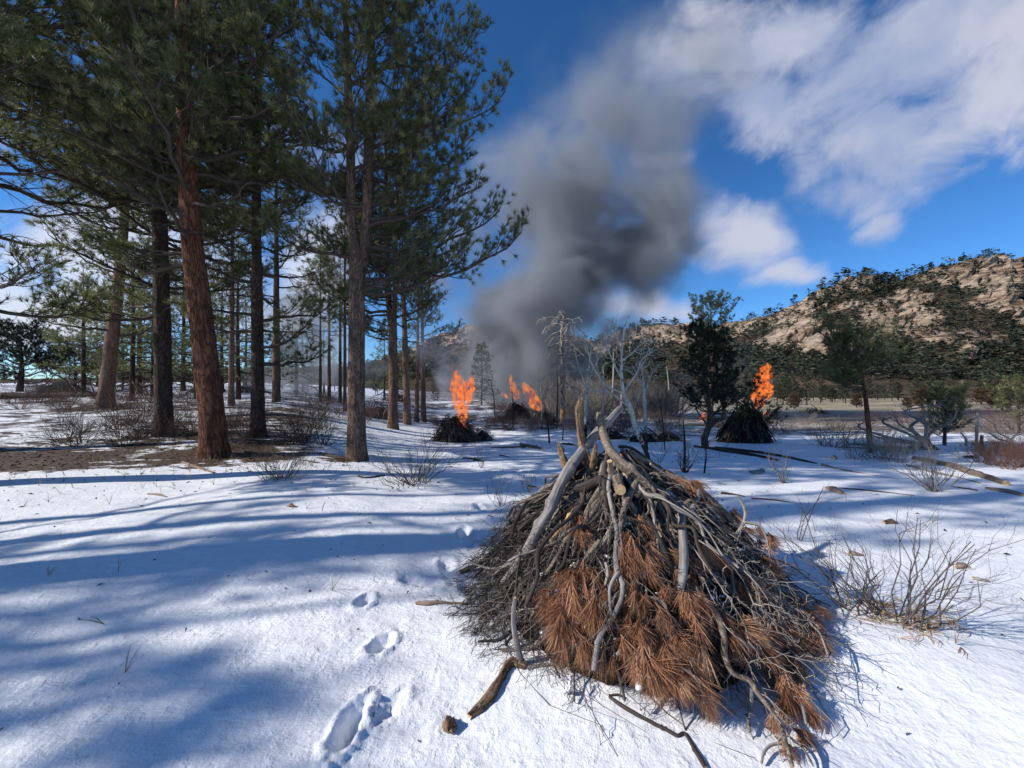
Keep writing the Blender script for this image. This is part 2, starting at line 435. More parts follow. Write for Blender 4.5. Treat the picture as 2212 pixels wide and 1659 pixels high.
M['core'] = mat_flat('core', (0.012, 0.008, 0.006), (0.04, 0.026, 0.018), 30, 0.95, bumpd=0.05)
M['snow_clump'] = mat_flat('snow_clump', (0.82, 0.84, 0.87), (0.88, 0.89, 0.91), 30, 0.7, bumpd=0.004)
M['grass'] = mat_flat('grass', (0.26, 0.17, 0.09), (0.42, 0.30, 0.17), 8, 0.8, var=True)
M['litter'] = mat_flat('litter', (0.05, 0.028, 0.016), (0.16, 0.085, 0.04), 20, 0.9, var=True)
M['bark_chip'] = mat_wood('bark_chip', (0.14, 0.09, 0.06), (0.34, 0.25, 0.19), (0.2, 0.12, 0.08), 0.5)
M['needle_dark2'] = mat_needle('needle_dark2', (0.012, 0.020, 0.008), (0.025, 0.038, 0.014), (0.05, 0.065, 0.025), 0.15)

# ------------------------------------------------------------------ terrain
ZR = ([0, 5, 10, 14, 20, 30, 60, 120, 300, 900], [0, -.02, -.27, -.58, -.90, -1.25, -2.5, -4.6, -8.0, -10])
ZL = ([0, 5, 8, 12, 15, 25, 60, 120, 300, 900], [0, .04, .10, .28, .55, 1.0, 1.45, 1.7, 2.0, 2.0])
SNOWM = [(0.35, 2.15, .55, .05), (-1.2, 2.4, .9, .05), (2.3, 2.4, .7, .05), (1.9, 1.5, .5, -.05), (-2.6, 4.2, 1.4, .07), (3.5, 4.6, 1.3, .05)]
def base_z(x, y):
    x = np.asarray(x, float); y = np.asarray(y, float)
    a = x / np.maximum(y, 4.0)
    w = sstep(a, -0.66, -0.14)
    z = np.interp(y, *ZL) * (1 - w) + np.interp(y, *ZR) * w
    r = np.hypot(x, y)
    z = z + 0.030 * fbm(x * .75, y * .75, 0, 3, 3) * sstep(r, .5, 2.0) + 0.11 * fbm(x * .22, y * .22, 0, 3, 9) * sstep(r, 4, 9) + 0.5 * fbm(x * .04, y * .04, 0, 3, 14) * sstep(r, 30, 70)
    z = z + 1.6 * np.exp(-(((x + 3.5) / 9) ** 2 + ((y - 37) / 12) ** 2))
    for (cx, cy_, s, h) in SNOWM:
        z = z + h * np.exp(-((x - cx) ** 2 + (y - cy_) ** 2) / (s * s))
    return z
def Wp(u, v, d):
    return np.array([(u - 1106) / F * d, d, CH + (829.5 - v) / F * d])
_DD = np.geomspace(1.2, 700, 5000)
def hit(u, v):
    z = base_z((u - 1106) / F * _DD, _DD); r = CH + (829.5 - v) / F * _DD
    k = np.nonzero(r < z)[0]
    d = _DD[k[0]] if len(k) else 200.0
    x = (u - 1106) / F * d
    return np.array([x, d, float(base_z(x, d))])
def onz(x, y, dz=0.0): return np.array([x, y, float(base_z(x, y)) + dz])
# footprints: picture spot, length, width, depth, turn
FP = [(787, 1300, .15, .11, .10, 10), (822, 1392, .19, .11, .10, 25), (756, 1570, .25, .11, .12, 8), (840, 1530, .20, .10, .035, 30),
      (1003, 1150, .30, .13, .10, -10), (1035, 1095, .3, .13, .09, -12), (905, 1256, .34, .13, .07, -75), (965, 1222, .25, .14, .06, -20),
      (1020, 1172, .25, .13, .06, 10), (1062, 1062, .3, .12, .07, 0), (1090, 1042, .3, .12, .06, 0),
      (1010, 1268, .22, .13, .05, -15), (1120, 1018, .3, .12, .05, 0)]
FPW = [(hit(u, v), l, w, dp, math.radians(t)) for u, v, l, w, dp, t in FP]
def ground_z(x, y):
    z = base_z(x, y)
    near = (np.abs(x) < 9) & (y > 0) & (y < 14)
    for p, l, w, dp, t in FPW:
        l, w, dp = l * .85, w * .85, dp * .8
        sel = near & (np.hypot(x - p[0], y - p[1]) < l * 1.6)
        if not np.any(sel): continue
        ex, ey = x[sel] - p[0], y[sel] - p[1]
        q1 = (ex * math.cos(t) - ey * math.sin(t)) / (w * .62); q2 = (ex * math.sin(t) + ey * math.cos(t)) / (l * .62)
        n = fbm(x[sel] * 22, y[sel] * 22, 0, 3, 31)
        rr = np.sqrt(q1 ** 2 + q2 ** 2) + n * .22
        bowl = -dp * (1 - sstep(rr, .05, 1.08)) * (1 + .8 * fbm(x[sel] * 30, y[sel] * 30, 0, 3, 43))
        rim = dp * .16 * np.exp(-((rr - 1.25) / .28) ** 2) * (0.5 + 1.2 * np.clip(fbm(x[sel] * 30, y[sel] * 30, 0, 2, 37) + .5, 0, 1))
        z[sel] += bowl + rim + np.where(rr < 1.6, .012 * fbm(x[sel] * 55, y[sel] * 55, 0, 2, 41), 0)
    # fine wind crust and crumbs close to the eye
    r = np.hypot(x, y)
    k = (r < 9)
    z[k] += (.0035 * fbm(x[k] * 14, y[k] * 14, 0, 2, 51) + .010 * fbm(x[k] * 3.2, y[k] * 5.5, 0, 2, 57)) * (1 - sstep(r[k], 6, 9))
    return z
BASES = []     # filled as trees are placed: (x, y, radius of bare litter round the trunk)
def bare_maps(x, y):
    a = x / np.maximum(y, 3.0); r = np.hypot(x, y)
    u = 1106 + F * a
    left = sstep(a, -0.20, -0.60)
    mid = 1 - sstep(np.abs(a + .05), .35, .6)
    right = sstep(a, .38, .6)
    bB = np.zeros_like(x)
    bB += left * (0.46 * sstep(y, 5.6, 7.5) * (1 - sstep(y, 60, 90)) + .05 * sstep(y, 4.4, 5.6))
    bB += (1 - left) * (1 - right) * (.20 * sstep(y, 9, 13) + .34 * sstep(y, 14, 20) + .12 * sstep(y, 40, 80))
    bB += right * (.12 * sstep(y, 9, 12) + .55 * sstep(y, 15, 19.5) + .10 * sstep(y, 22, 32))
    for (px_, py_, rr, s) in [(-9.8, 7.4, 1.9, .42), (-8.4, 6.8, 1.0, .35), (-5.4, 7.9, 1.0, .2), (-7.1, 5.4, 1.0, .18), (-8.0, 5.9, .9, .2), (-6.2, 8.3, 1.0, .2)]:
        bB += s * np.exp(-(((x - px_) / rr) ** 2 + ((y - py_) / (rr * .42)) ** 2))
    for (px_, py_, rr) in BASES:
        bB += .22 * np.exp(-(((x - px_) / rr) ** 2 + ((y - py_) / rr) ** 2))
    mead = sstep(a, .15, .45) * sstep(y, 13, 19)
    return np.clip(bB, 0, .93), mead
def build_ground():
    th_f = np.radians(np.arange(-66, 66.01, .41)); th_b = np.radians(np.arange(69, 294, 4.5))
    th = np.concatenate([th_f, th_b])
    rr = np.concatenate([[.25], np.geomspace(.4, 1.1, 26)[:-1], np.geomspace(1.1, 12, 310)[:-1], np.geomspace(12, 950, 230)])
    R_, T_ = np.meshgrid(rr, th, indexing='ij')
    x = R_ * np.sin(T_); y = R_ * np.cos(T_)
    z = ground_z(x.ravel(), y.ravel()).reshape(x.shape)
    ba, me_ = bare_maps(x, y)
    # snow lies a few centimetres above the bared litter
    n = fbm(x * 1.1, y * 1.6, 0, 4, 77)
    nr, nt = x.shape
    idx = np.arange(nr * nt).reshape(nr, nt)
    a = idx[:-1]; c = idx[1:]
    q = np.stack([a, c, np.roll(c, -1, 1), np.roll(a, -1, 1)], -1).reshape(-1, 4)
    V = np.stack([x, y, z], -1).reshape(-1, 3)
    me = mkmesh('snow_ground', V, q, None, [M['ground']], True, {'bare': ba.ravel(), 'mead': me_.ravel()}, ngons=[idx[0][::-1].tolist()])
    return link('snow_ground', me, kind='structure', label='snow covered ground with bare litter patches and tawny meadow grass')
m_, b = newmat('ground')
P_ = b.n('ShaderNodeTexCoord').outputs['Object']
ba = b.attr('bare'); md = b.attr('mead')
pst = b.vm('MULTIPLY', P_, (1.0, 1.25, 1.0))
n1 = b.noise(pst, 0.75, 8, 0.66, 0.4)
n2 = b.noise(b.vm('MULTIPLY', P_, (0.05, 0.16, 0.1)), 1.0, 8, 0.66)
n3_ = b.noise(b.vm('MULTIPLY', P_, (1.6, 4.5, 1.0)), 1.0, 7, 0.7)
nn = b.m('ADD', b.m('MULTIPLY', n3_, 0.42), b.m('ADD', b.m('MULTIPLY', n1, 0.30), b.m('MULTIPLY', n2, 0.28)))
nn = b.m('ADD', b.m('MULTIPLY', b.m('SUBTRACT', nn, 0.5), 2.9), 0.5)
thr = b.m('ADD', nn, b.m('MULTIPLY', b.m('SUBTRACT', ba, 0.5), 0.85))
mask = b.m('MULTIPLY', b.ss(thr, 0.50, 0.56), b.ss(ba, 0.02, 0.14))
gr = b.noise(P_, 140, 3, 0.6); gm = b.noise(P_, 28, 4, 0.6); gl = b.noise(P_, 5, 4, 0.6)
snow = b.mix(b.ss(gr, 0.3, 0.75), (0.81, 0.82, 0.845), (0.88, 0.885, 0.90))
l1 = b.noise(P_, 45, 6, 0.75); l2 = b.noise(P_, 3.0, 5, 0.65)
lit = b.mix(b.ss(l1, 0.38, 0.66), (0.034, 0.021, 0.014), (0.19, 0.115, 0.07))
lit = b.mix(b.m('MULTIPLY', b.ss(l2, 0.52, 0.7), 0.6), lit, (0.20, 0.145, 0.085))
mg = b.mix(b.ss(b.noise(b.vm('MULTIPLY', P_, (.02, .09, 1)), 1.0, 5, 0.6), 0.42, 0.6), (0.23, 0.175, 0.125), (0.42, 0.36, 0.19))
mg = b.mix(b.m('MULTIPLY', b.ss(b.noise(P_, 1.3, 6, 0.7), 0.45, 0.65), 0.45), mg, (0.15, 0.108, 0.08))
lit = b.mix(md, lit, mg)
col = b.mix(mask, snow, lit)
px = b.xyz(P_)
h = b.m('ADD', b.m('MULTIPLY', gr, 0.0022), b.m('ADD', b.m('MULTIPLY', gm, 0.010), b.m('MULTIPLY', gl, 0.014)))
h = b.m('ADD', h, b.m('MULTIPLY', b.noise(b.vm('MULTIPLY', P_, (2.2, 9.0, 1)), 1.0, 4, 0.6), 0.020))
h = b.m('ADD', h, b.m('MULTIPLY', b.ss(b.noise(P_, 11, 4, 0.6), .5, .68), 0.004))
h = b.m('SUBTRACT', h, b.m('MULTIPLY', b.m('MULTIPLY', b.ss(thr, 0.485, 0.54), b.ss(ba, 0.02, 0.14)), 0.035))
h = b.m('ADD', h, b.m('MULTIPLY', b.m('MULTIPLY', mask, l1), 0.05))
p = b.surf(col, 0.62, 0.25, b.bump(h, 0.75, 1.0))
p.inputs['Subsurface Weight'].default_value = 0.0
M['ground'] = m_

# ------------------------------------------------------------------ pines
def path_at(P, t):
    """P (n,3) sampled along t in 0..1 array"""
    t = np.clip(np.asarray(t), 0, 1) * (len(P) - 1); i = np.minimum(t.astype(int), len(P) - 2); f = (t - i)[..., None]
    return P[i] * (1 - f) + P[i + 1] * f
def pine(seed, trunk, rads, cb, rmax, nl, bark='bark_brown', needle='needle', nn=22, nlen=.17, nwid=.010, dens=1.0, sag=0.0, up=0.35,
         limb_parts=True, dead=4, prof=None, name='pine_tree', tk=22, side=None, twk=3, crown_top=1.0, up_tuft=.55, stems=None, sec_l=0.34, spread=1.15, tw=(2, 6), extra=()):
    """returns list of (part name, mesh). trunk: control points in local metres"""
    rng = np.random.default_rng(seed); parts = []
    pr = np.hstack([np.asarray(trunk, float), np.asarray(rads, float)[:, None]])
    H = trunk[-1][2]
    n = int(max(12, min(130, H / (0.10 if tk > 12 else 0.5))))
    c = crom(pr, n)
    def trunk_mesh(c, seed):
        n = len(c)
        V, q, bc = tubes(c[None, :, :3], c[None, :, 3], tk)
        V = V.reshape(n, tk, 3); b3 = bc.reshape(n, tk, 3)
        fz = fbm(b3[..., 0] * 16, b3[..., 1] * 16, b3[..., 2] * 3.2, 2, seed)
        fr = 1 - np.abs(fz) * 3.0; fr = np.clip(fr, 0, 1) ** 2
        lump = fbm(b3[..., 0] * 3, b3[..., 1] * 3, b3[..., 2] * 1.2, 2, seed + 3)
        flare = 1 + .28 * np.exp(-np.linspace(0, c[-1, 2] - c[0, 2], n) / .22)[:, None] * (1 + .5 * np.sin(np.arange(tk) / tk * 2 * np.pi * 5 + seed))[None] * (1 if tk > 12 else .5)
        V = c[:, None, :3] + (V - c[:, None, :3]) * ((1 - .075 * fr + .05 * lump) * flare)[..., None]
        return mkmesh('trunk', V.reshape(-1, 3), q, None, [M[bark]], True, {'bc': b3.reshape(-1, 3)})
    c0 = c.copy(); c0[0, 2] -= .25
    parts.append(('trunk', trunk_mesh(c0, seed)))
    allst = [c]
    for st in (stems or []):
        cs = crom(np.array(st, float), 60); parts.append(('trunk_fork', trunk_mesh(cs, seed + 17))); allst.append(cs)
    limbs = []; soft = []; tips = []; tdir = []
    az0 = rng.random() * 6.28
    for i in range(nl + len(extra)):
        st = allst[i % len(allst)]
        Hs = st[-1, 2]
        cb_ = max(cb, st[0, 2] + .1)
        tt = (min(i + .5, nl) / nl) ** .85
        h = cb_ + (Hs * crown_top - cb_) * tt
        ex = extra[i - nl] if i >= nl else None
        if ex: st = allst[ex[4]] if len(ex) > 4 else allst[0]; h = ex[0]; tt = .25
        ti = np.interp(h, st[:, 2], np.linspace(0, 1, len(st)))
        B0 = path_at(st[:, :3], np.array([ti]))[0]; r0 = float(np.interp(ti, np.linspace(0, 1, len(st)), st[:, 3]))
        pf = (prof or (lambda q: (1 - q) ** .65 * min(1, .62 + 1.8 * q)))(tt)
        L = rmax * pf * (.72 + .5 * rng.random())
        az = az0 + i * 2.399 + rng.normal() * .25
        if side and rng.random() < side[1]: az = side[0] + rng.normal() * .7
        if ex: az = ex[1]; L = ex[2]
        dh = np.array([math.cos(az), math.sin(az), 0])
        p0 = (-.12 - sag) * (1 - tt) + .75 * tt + rng.normal() * .1
        if ex: p0 = ex[3]
        s = np.linspace(0, 1, 9)[:, None]
        wob = np.cumsum(rng.normal(size=(9, 3)) * L * .022, axis=0); wob -= wob[0]
        P = B0 + dh * L * s * (1 - .1 * s) + np.array([0, 0, 1.]) * L * (p0 * s + up * s ** 2 * .8) + wob
        rb = min(.055, r0 * .42) * (.5 + .5 * pf) * (.8 + .4 * rng.random()) * (L / max(rmax, .1)) ** .4
        R = rb * (1 - s[:, 0] * .82) + .003
        deadl = i < dead and not ex
        prim = (P, R); subs = []
        nsec = int((5 + L * 5.2) * dens)
        for j in range(nsec):
            sj = .12 + .88 * (j + rng.random()) / nsec
            o = path_at(P, np.array([sj]))[0]
            fwd = unit(path_at(P, np.array([min(1, sj + .08)]))[0] - path_at(P, np.array([max(0, sj - .08)]))[0])
            lat = unit(np.cross(fwd, [0, 0, 1.])) * (1 if j % 2 else -1)
            d0 = unit(fwd * (.75 + .4 * rng.random()) + lat * (.45 + .8 * rng.random()) + np.array([0, 0, .25 + .5 * rng.random() - sag * 1.2]))
            Ls = (sec_l * L * (1.15 - sj) + .22) * (.6 + .7 * rng.random())
            q = np.linspace(0, 1, 5)[:, None]
            w2 = np.cumsum(rng.normal(size=(5, 3)) * Ls * .05, axis=0); w2 -= w2[0]
            Ps = o + d0 * Ls * q + np.array([0, 0, 1.]) * Ls * (.22 * q ** 2 if not deadl else -.5 * q ** 2) + w2
            Rs = rb * .30 * (1 - q[:, 0] * .75) * (1.1 - sj * .5) + .0022
            subs.append((Ps, Rs))
            nt = int(tw[0] + Ls * tw[1] * dens) if not deadl else 3
            for k in range(nt + 1):
                sk = .35 + .65 * (k + rng.random() * .7) / (nt + 1) if k < nt else 1.0
                o2 = path_at(Ps, np.array([sk]))[0]
                dd = unit(unit(Ps[-1] - Ps[0]) * .9 + rng.normal(size=3) * .65 + np.array([0, 0, up_tuft if not deadl else -.5]))
                Lt = .10 + .20 * rng.random()
                if k == nt: Lt *= .5
                e = o2 + dd * Lt
                if twk: subs.append((np.array([o2, o2 + dd * Lt * .5 + rng.normal(size=3) * .012, e]), np.array([.0035, .003, .0022])))
                if not deadl:
                    tips.append(e); tdir.append(dd)
        if limb_parts:
            ac = Acc(); ac.polys([prim], 7); ac.polys(subs, max(twk, 3))
            parts.append(('dead_limb' if deadl else 'limb', ac.mesh('limb', [M['limb']])))
        else:
            limbs.append(prim); soft += subs
    if not limb_parts and limbs:
        ac = Acc(); ac.polys(limbs, 5); ac.polys(soft, 3)
        parts.append(('branches', ac.mesh('branches', [M['limb']])))
    V, T, A = needles(np.array(tips), np.array(tdir), nlen, nn, spread, nwid, rng, along=nlen * .45)
    parts.append(('foliage', mkmesh('foliage', V, None, T, [M[needle]], False, {'var': A})))
    return parts
NTRI = {}
def plant(parts, pos, label, cat='tree', group=None, name='pine_tree', rz=0.0, sc=1.0):
    r = link(name, None, None, label, cat, group, None, pos, rz, sc)
    r.empty_display_size = .2
    for nm, me in parts:
        o = link(nm, me, r)
        if nm in ('foliage', 'branches'): o['kind'] = 'stuff'
    return r

# ------------------------------------------------------------------ bare branching plants
def bush_polys(rng, root, d0, L, r, lev, nch, ang, grav=0.0, wob=.10, N=6, taper=.75, first=.3, upb=0.0, lr=.55):
    q = np.linspace(0, 1, N)[:, None]
    w = np.cumsum(rng.normal(size=(N, 3)) * L * wob / math.sqrt(N), axis=0); w -= w[0]
    P = root + d0 * L * q + np.array([0, 0, 1.]) * L * (grav * q ** 2) + w
    R = r * (1 - q[:, 0] * taper)
    out = [(P, R)]
    if lev > 0:
        n = max(1, int(nch * (.7 + .6 * rng.random())))
        for j in range(n):
            s = first + (1 - first) * (j + rng.random()) / n
            o = path_at(P, np.array([s]))[0]
            f = unit(P[-1] - P[0])
            sd_ = rng.normal(size=3); sd_ = unit(sd_ - f * np.dot(sd_, f))
            a = ang * (.6 + .8 * rng.random())
            dd = unit(f * math.cos(a) + sd_ * math.sin(a) + np.array([0, 0, upb]))
            out += bush_polys(rng, o, dd, L * lr * (1.2 - s * .6) * (.7 + .6 * rng.random()), r * (1 - s * taper) * .62, lev - 1, nch, ang, grav, wob, N, taper, first, upb, lr)
    return out
def shrub_mesh(seed, w, h, stems, lev=2, nch=4, mat='twig_grey', r=.006, tilt=.9, grass=0, base=.12):
    rng = np.random.default_rng(seed); pl = []
    for i in range(stems):
        az = rng.random() * 6.283; t = tilt * rng.random() ** .7
        hz = w * .5; L = (hz * math.sin(t) + h * math.cos(t)) * (.6 + .5 * rng.random())
        d0 = np.array([math.cos(az) * math.sin(t), math.sin(az) * math.sin(t), math.cos(t)])
        o = np.array([math.cos(az), math.sin(az), 0]) * base * rng.random() + [0, 0, -.03]
        pl += bush_polys(rng, o, d0, L, r * (.7 + .6 * rng.random()), lev, nch, .6, 0.05, .16, 5, .7, .3, .08, .5)
    ac = Acc(); ac.polys(pl, 3)
    me = ac.mesh('stems', [M[mat]])
    g = None
    if grass:
        O = np.stack([rng.normal(size=grass) * w * .17, rng.normal(size=grass) * w * .10, np.zeros(grass)], -1)
        Dr = unit(np.stack([rng.normal(size=grass) * 1.2, rng.normal(size=grass) * 1.2, np.abs(rng.normal(size=grass)) * .5 + .1], -1))
        V, T, A = needles(O, Dr, h * .28, 5, .6, .004, rng, 0.0, .35, 2)
        g = mkmesh('grass_tuft', V, None, T, [M['grass']], False, {'var': A})
    return me, g
def shrub(me_g, pos, label, rz=0, sc=1.0, group=None, cat='shrub', name='bare_shrub'):
    me, g = me_g
    if g is None:
        return link(name, me, None, label, cat, group, None, pos, rz, sc)
    r = link(name, None, None, label, cat, group, None, pos, rz, sc)
    link('stems', me, r); q = link('dead_grass', g, r); q['kind'] = 'stuff'
    return r

# ------------------------------------------------------------------ mountain
def build_mountain():
    ur = np.array([-900, -200, 300, 700, 860, 960, 1040, 1130, 1290, 1345, 1390, 1420, 1480, 1540, 1590, 1650, 1700, 1740, 1790, 1815, 1860, 1900, 1950, 2000, 2040, 2100, 2150, 2212, 2400, 2800, 3600])
    vr = np.array([822, 822, 815, 800, 770, 722, 700, 712, 738, 716, 700, 699, 706, 712, 702, 684, 662, 644, 624, 604, 600, 608, 602, 586, 573, 565, 568, 576, 560, 600, 640])
    yr = np.interp(ur, [-900, 900, 1300, 1420, 1560, 1750, 2000, 3600], [900, 900, 850, 800, 640, 520, 480, 460])
    us = np.linspace(-700, 3000, 660); a = (us - 1106) / F
    v = np.interp(us, ur, vr); y1 = np.interp(us, ur, yr)
    y0 = np.interp(us, [-900, 900, 1300, 1600, 2212, 3600], [500, 480, 330, 230, 190, 190])
    z1 = CH + (829.5 - v) / F * y1
    ns = 200
    s = np.linspace(0, 1.35, ns)[:, None]
    y = y0 + (y1 - y0) * s; x = a * y
    foot = base_z(x[0], y[0]) - 1.0
    sp = np.clip(s, 0, 1)
    prof = sp ** 1.25 * .75 + .25 * sstep(sp, .1, .95)
    z = foot + (z1 - foot) * prof - np.maximum(s - 1, 0) * 260
    amp = sstep(s, 0.03, .25) * np.clip((z1 - foot) / 120, .2, 1.2)
    big = fbm(x * .012, y * .009, 0, 3, 61)
    z = z + amp * 13 * big * (1 - .75 * sstep(s, .88, 1.0)) - amp * 4 * (1 - sstep(s, .88, 1.0))
    # outcrops: rock patches where strata step out as ledges
    rockn = fbm(x * .018 + 3, y * .012, z * .02, 4, 71)
    rock = sstep(rockn, .0, .2)
    um = 1106 + F * x / y; vm = 829.5 - F * (z - CH) / y
    for (cu, cv, ru, rv, w) in [(1835, 622, 70, 30, 1), (1715, 700, 75, 40, 1), (1930, 690, 110, 48, 1.1), (2060, 735, 110, 20, .9), (2080, 600, 130, 30, .7),
                                (1420, 725, 70, 28, .9), (1960, 650, 60, 24, .9), (2170, 610, 90, 30, .6), (2075, 770, 30, 14, 1.1), (1500, 735, 60, 14, .5), (1000, 735, 60, 25, .7)]:
        rock = np.maximum(rock * 1.0, w * np.exp(-(((um - cu) / ru) ** 2 + ((vm - cv) / rv) ** 2) * 1.2))
    low = 1 - sstep(829.5 - vm, 35, 90)
    rock = np.clip(rock * (1 - .9 * low * (np.hypot((um - 2075) / 40, (vm - 770) / 20) > 1)), 0, 1)
    tilt = z + .16 * x + .05 * y + 5 * fbm(x * .02, y * .02, 0, 3, 81)
    per = 7.5; ph = tilt / per; fr = ph - np.floor(ph)
    ledge = (sstep(fr, .30, .95) - fr) * per * 1.25
    crag = fbm(x * .09, y * .06, z * .06, 4, 91)
    z = z + rock * amp * (ledge * 1.5 + 5.5 * crag) + (1 - rock) * amp * 1.4 * crag
    blocks = 1 - 2 * np.abs(fbm(x * .055, y * .045, z * .08, 3, 97))
    z = z + rock * amp * 6.5 * blocks
    y = y - rock * amp * (12 * blocks + 12 * crag)
    nr, nt = z.shape; idx = np.arange(nr * nt).reshape(nr, nt)
    q = np.stack([idx[:-1, :-1], idx[:-1, 1:], idx[1:, 1:], idx[1:, :-1]], -1).reshape(-1, 4)
    me = mkmesh('mountain', np.stack([x, y, z], -1).reshape(-1, 3), q, None, [M['mountain']], False, {'rock': rock.ravel()})
    link('mountain', me, kind='structure', label='rocky ridge of tan granite ledges dotted with dark pines')
    return x, y, z, rock, s * np.ones_like(x)
m_, b = newmat('mountain')
P_ = b.n('ShaderNodeTexCoord').outputs['Object']; rk = b.attr('rock')
n1 = b.noise(b.vm('MULTIPLY', P_, (.05, .05, .30)), 1.0, 7, 0.68, 0.6); n2 = b.noise(P_, .25, 6, 0.7); n3 = b.noise(P_, .035, 3, .5)
n1 = b.m('ADD', n1, b.m('MULTIPLY', b.m('SUBTRACT', b.noise(b.vm('MULTIPLY', P_, (.22, .1, .05)), 1.0, 4, .6), .5), .5))
rc = b.mix(b.ss(n1, 0.38, 0.60), (0.13, 0.085, 0.058), (0.45, 0.335, 0.245))
rc = b.mix(b.m('MULTIPLY', b.ss(n3, 0.45, 0.6), 0.5), rc, (0.46, 0.375, 0.28))
rc = b.mix(b.m('MULTIPLY', b.ss(n2, 0.56, 0.66), 0.75), rc, (0.10, 0.068, 0.048))
sc_ = b.mix(b.ss(n2, 0.38, 0.62), (0.036, 0.032, 0.022), (0.13, 0.090, 0.060))
sn = b.noise(P_, .33, 5, .7)
col = b.mix(b.ss(b.m('ADD', rk, b.m('MULTIPLY', b.m('SUBTRACT', n2, .5), 1.1)), .30, .55), sc_, rc)
col = b.mix(b.ss(sn, .715, .74), col, (0.78, 0.8, 0.84))
b.surf(col, 0.9, 0.1, b.bump(b.m('ADD', n1, n2), 1.0, 3.0))
M['mountain'] = m_

def build_far_forest(mt):
    x, y, z, rock, s = mt
    rng = np.random.default_rng(5)
    nr, nt = x.shape
    um = 1106 + F * x / y; vm = 829.5 - F * (z - CH) / y
    dn = fbm(x * .02, y * .02, 0, 4, 101)
    h = 829.5 - vm
    w = (1 - .68 * sstep(rock, .35, .7)) * (.25 + sstep(dn, -.25, .35)) * (s < 1.02)
    w = w * (1 + 1.3 * (1 - sstep(h, 45, 100)) * (um > 1300)) * (h > 6)
    ridge = (s > .93) & (s < 1.0)
    w = w + .25 * ridge * (um > 1330)
    cell = np.abs((np.roll(x, -1, 1) - x) * (y[1, 0] - y[0, 0])) ; cell[:, -1] = 0
    w = w * cell / (y ** 1.15)
    w[:, (um[0] < 250) | (um[0] > 2900)] = 0
    p = w.ravel() / w.sum()
    N = 7400
    k = rng.choice(p.size, N, replace=False, p=p)
    X, Y, Z = x.ravel()[k], y.ravel()[k], z.ravel()[k]
    Hh = rng.uniform(5.5, 12.5, N) * np.clip(Y / 420, .75, 1.25)
    # one crown: cone or rounded mass of small leaf clumps
    def crown(n, shape):
        t = rng.random(n) ** .8
        if shape == 0: rad = .24 * (1.05 - t)
        else: rad = .30 * np.sqrt(np.clip(1 - (2 * t - 1.0) ** 2, .05, 1))
        a = rng.random(n) * 6.283; rr = rad * (.35 + .75 * rng.random(n))
        c = np.stack([rr * np.cos(a), rr * np.sin(a), .18 + .82 * t], -1)
        e = rng.normal(size=(n, 3, 3)) * np.array([.11, .11, .07])
        return (c[:, None] + e).reshape(-1, 3)
    protos = [crown(26, i % 2) for i in range(6)]
    V = []; A = []
    for j in range(N):
        pr = protos[j % 6]; a = rng.random() * 6.28; ca, sa = math.cos(a), math.sin(a); wd = Hh[j] * rng.uniform(.95, 1.5)
        V.append(np.stack([(pr[:, 0] * ca - pr[:, 1] * sa) * wd + X[j], (pr[:, 0] * sa + pr[:, 1] * ca) * wd + Y[j], pr[:, 2] * Hh[j] + Z[j] - .4], -1))
        A.append(np.full(len(pr), rng.random()))
    V = np.concatenate(V); A = np.concatenate(A) * .8 + rng.random(len(V)) * .2
    me = mkmesh('mountain_pines', V, None, np.arange(len(V)).reshape(-1, 3), [M['needle_far']], False, {'var': A})
    link('mountain_pines', me, kind='stuff', label='hundreds of small dark pines scattered over the rocky mountain', cat='forest')
M['needle_far'] = mat_needle('needle_far', (0.014, 0.019, 0.012), (0.036, 0.044, 0.026), (0.070, 0.078, 0.044), 0.05)

mt = build_mountain()
build_far_forest(mt)

# ------------------------------------------------------------------ standing pines
def tpath(base, pts, top=()):
    """pts: (u, v, trunk width in picture units) from the base upward at the base's distance; top: extra local points (x, y, z, r)"""
    d = base[1]; u0 = 1106 + F * base[0] / d; v0 = 829.5 - F * (base[2] - CH) / d
    P = [((u - u0) / F * d, 0, (v0 - v) / F * d) for u, v, w in pts]; R = [w / F * d / 2 for u, v, w in pts]
    for (x, y, z, r) in top: P.append((x, y, z)); R.append(r)
    return P, R
B1 = hit(228, 880); B2 = hit(355, 941); B3 = hit(463, 985); B4 = hit(557, 943); B5 = hit(500, 876); B6 = hit(771, 993)
BASES += [(B1[0], B1[1], 1.3), (B2[0], B2[1], 1.2), (B3[0], B3[1], 1.1), (B4[0], B4[1], .9), (B6[0], B6[1], .55), (-9, 13, 2)]
P3, R3 = tpath(B3, [(463, 990, 56), (458, 900, 52), (447, 800, 49), (430, 650, 46), (416, 530, 42), (404, 360, 36), (398, 220, 30), (394, 60, 26)], [(-.8, .1, 12.0, .09), (-.8, .1, 14.3, .03)])
pine3 = pine(33, P3, np.array(R3) * .93, 4.0, 3.1, 62, 'bark_red', nn=34, nlen=.15, dens=1.0, sag=.12, dead=5, tk=30, extra=[(3.9, 2.9, 3.4, -.12), (5.0, 3.0, 4.2, .02), (5.6, 2.6, 4.0, .05), (6.4, 3.3, 4.2, .1), (6.0, .2, 3.0, .05), (7.2, -.3, 3.0, .1), (5.3, -1.2, 2.4, .1), (6.6, -1.6, 2.4, .1)])
t3 = plant(pine3, B3, 'thick red barked ponderosa pine leaning left, widest trunk on the left')
P6, R6 = tpath(B6, [(771, 998, 40), (770, 900, 37), (770, 760, 35), (771, 640, 33), (770, 560, 30), (760, 500, 21), (758, 400, 19), (757, 300, 18), (752, 200, 16), (748, 60, 13)], [(-.3, 0, 10.2, .05), (-.3, 0, 11.5, .02)])
d6 = B6[1]
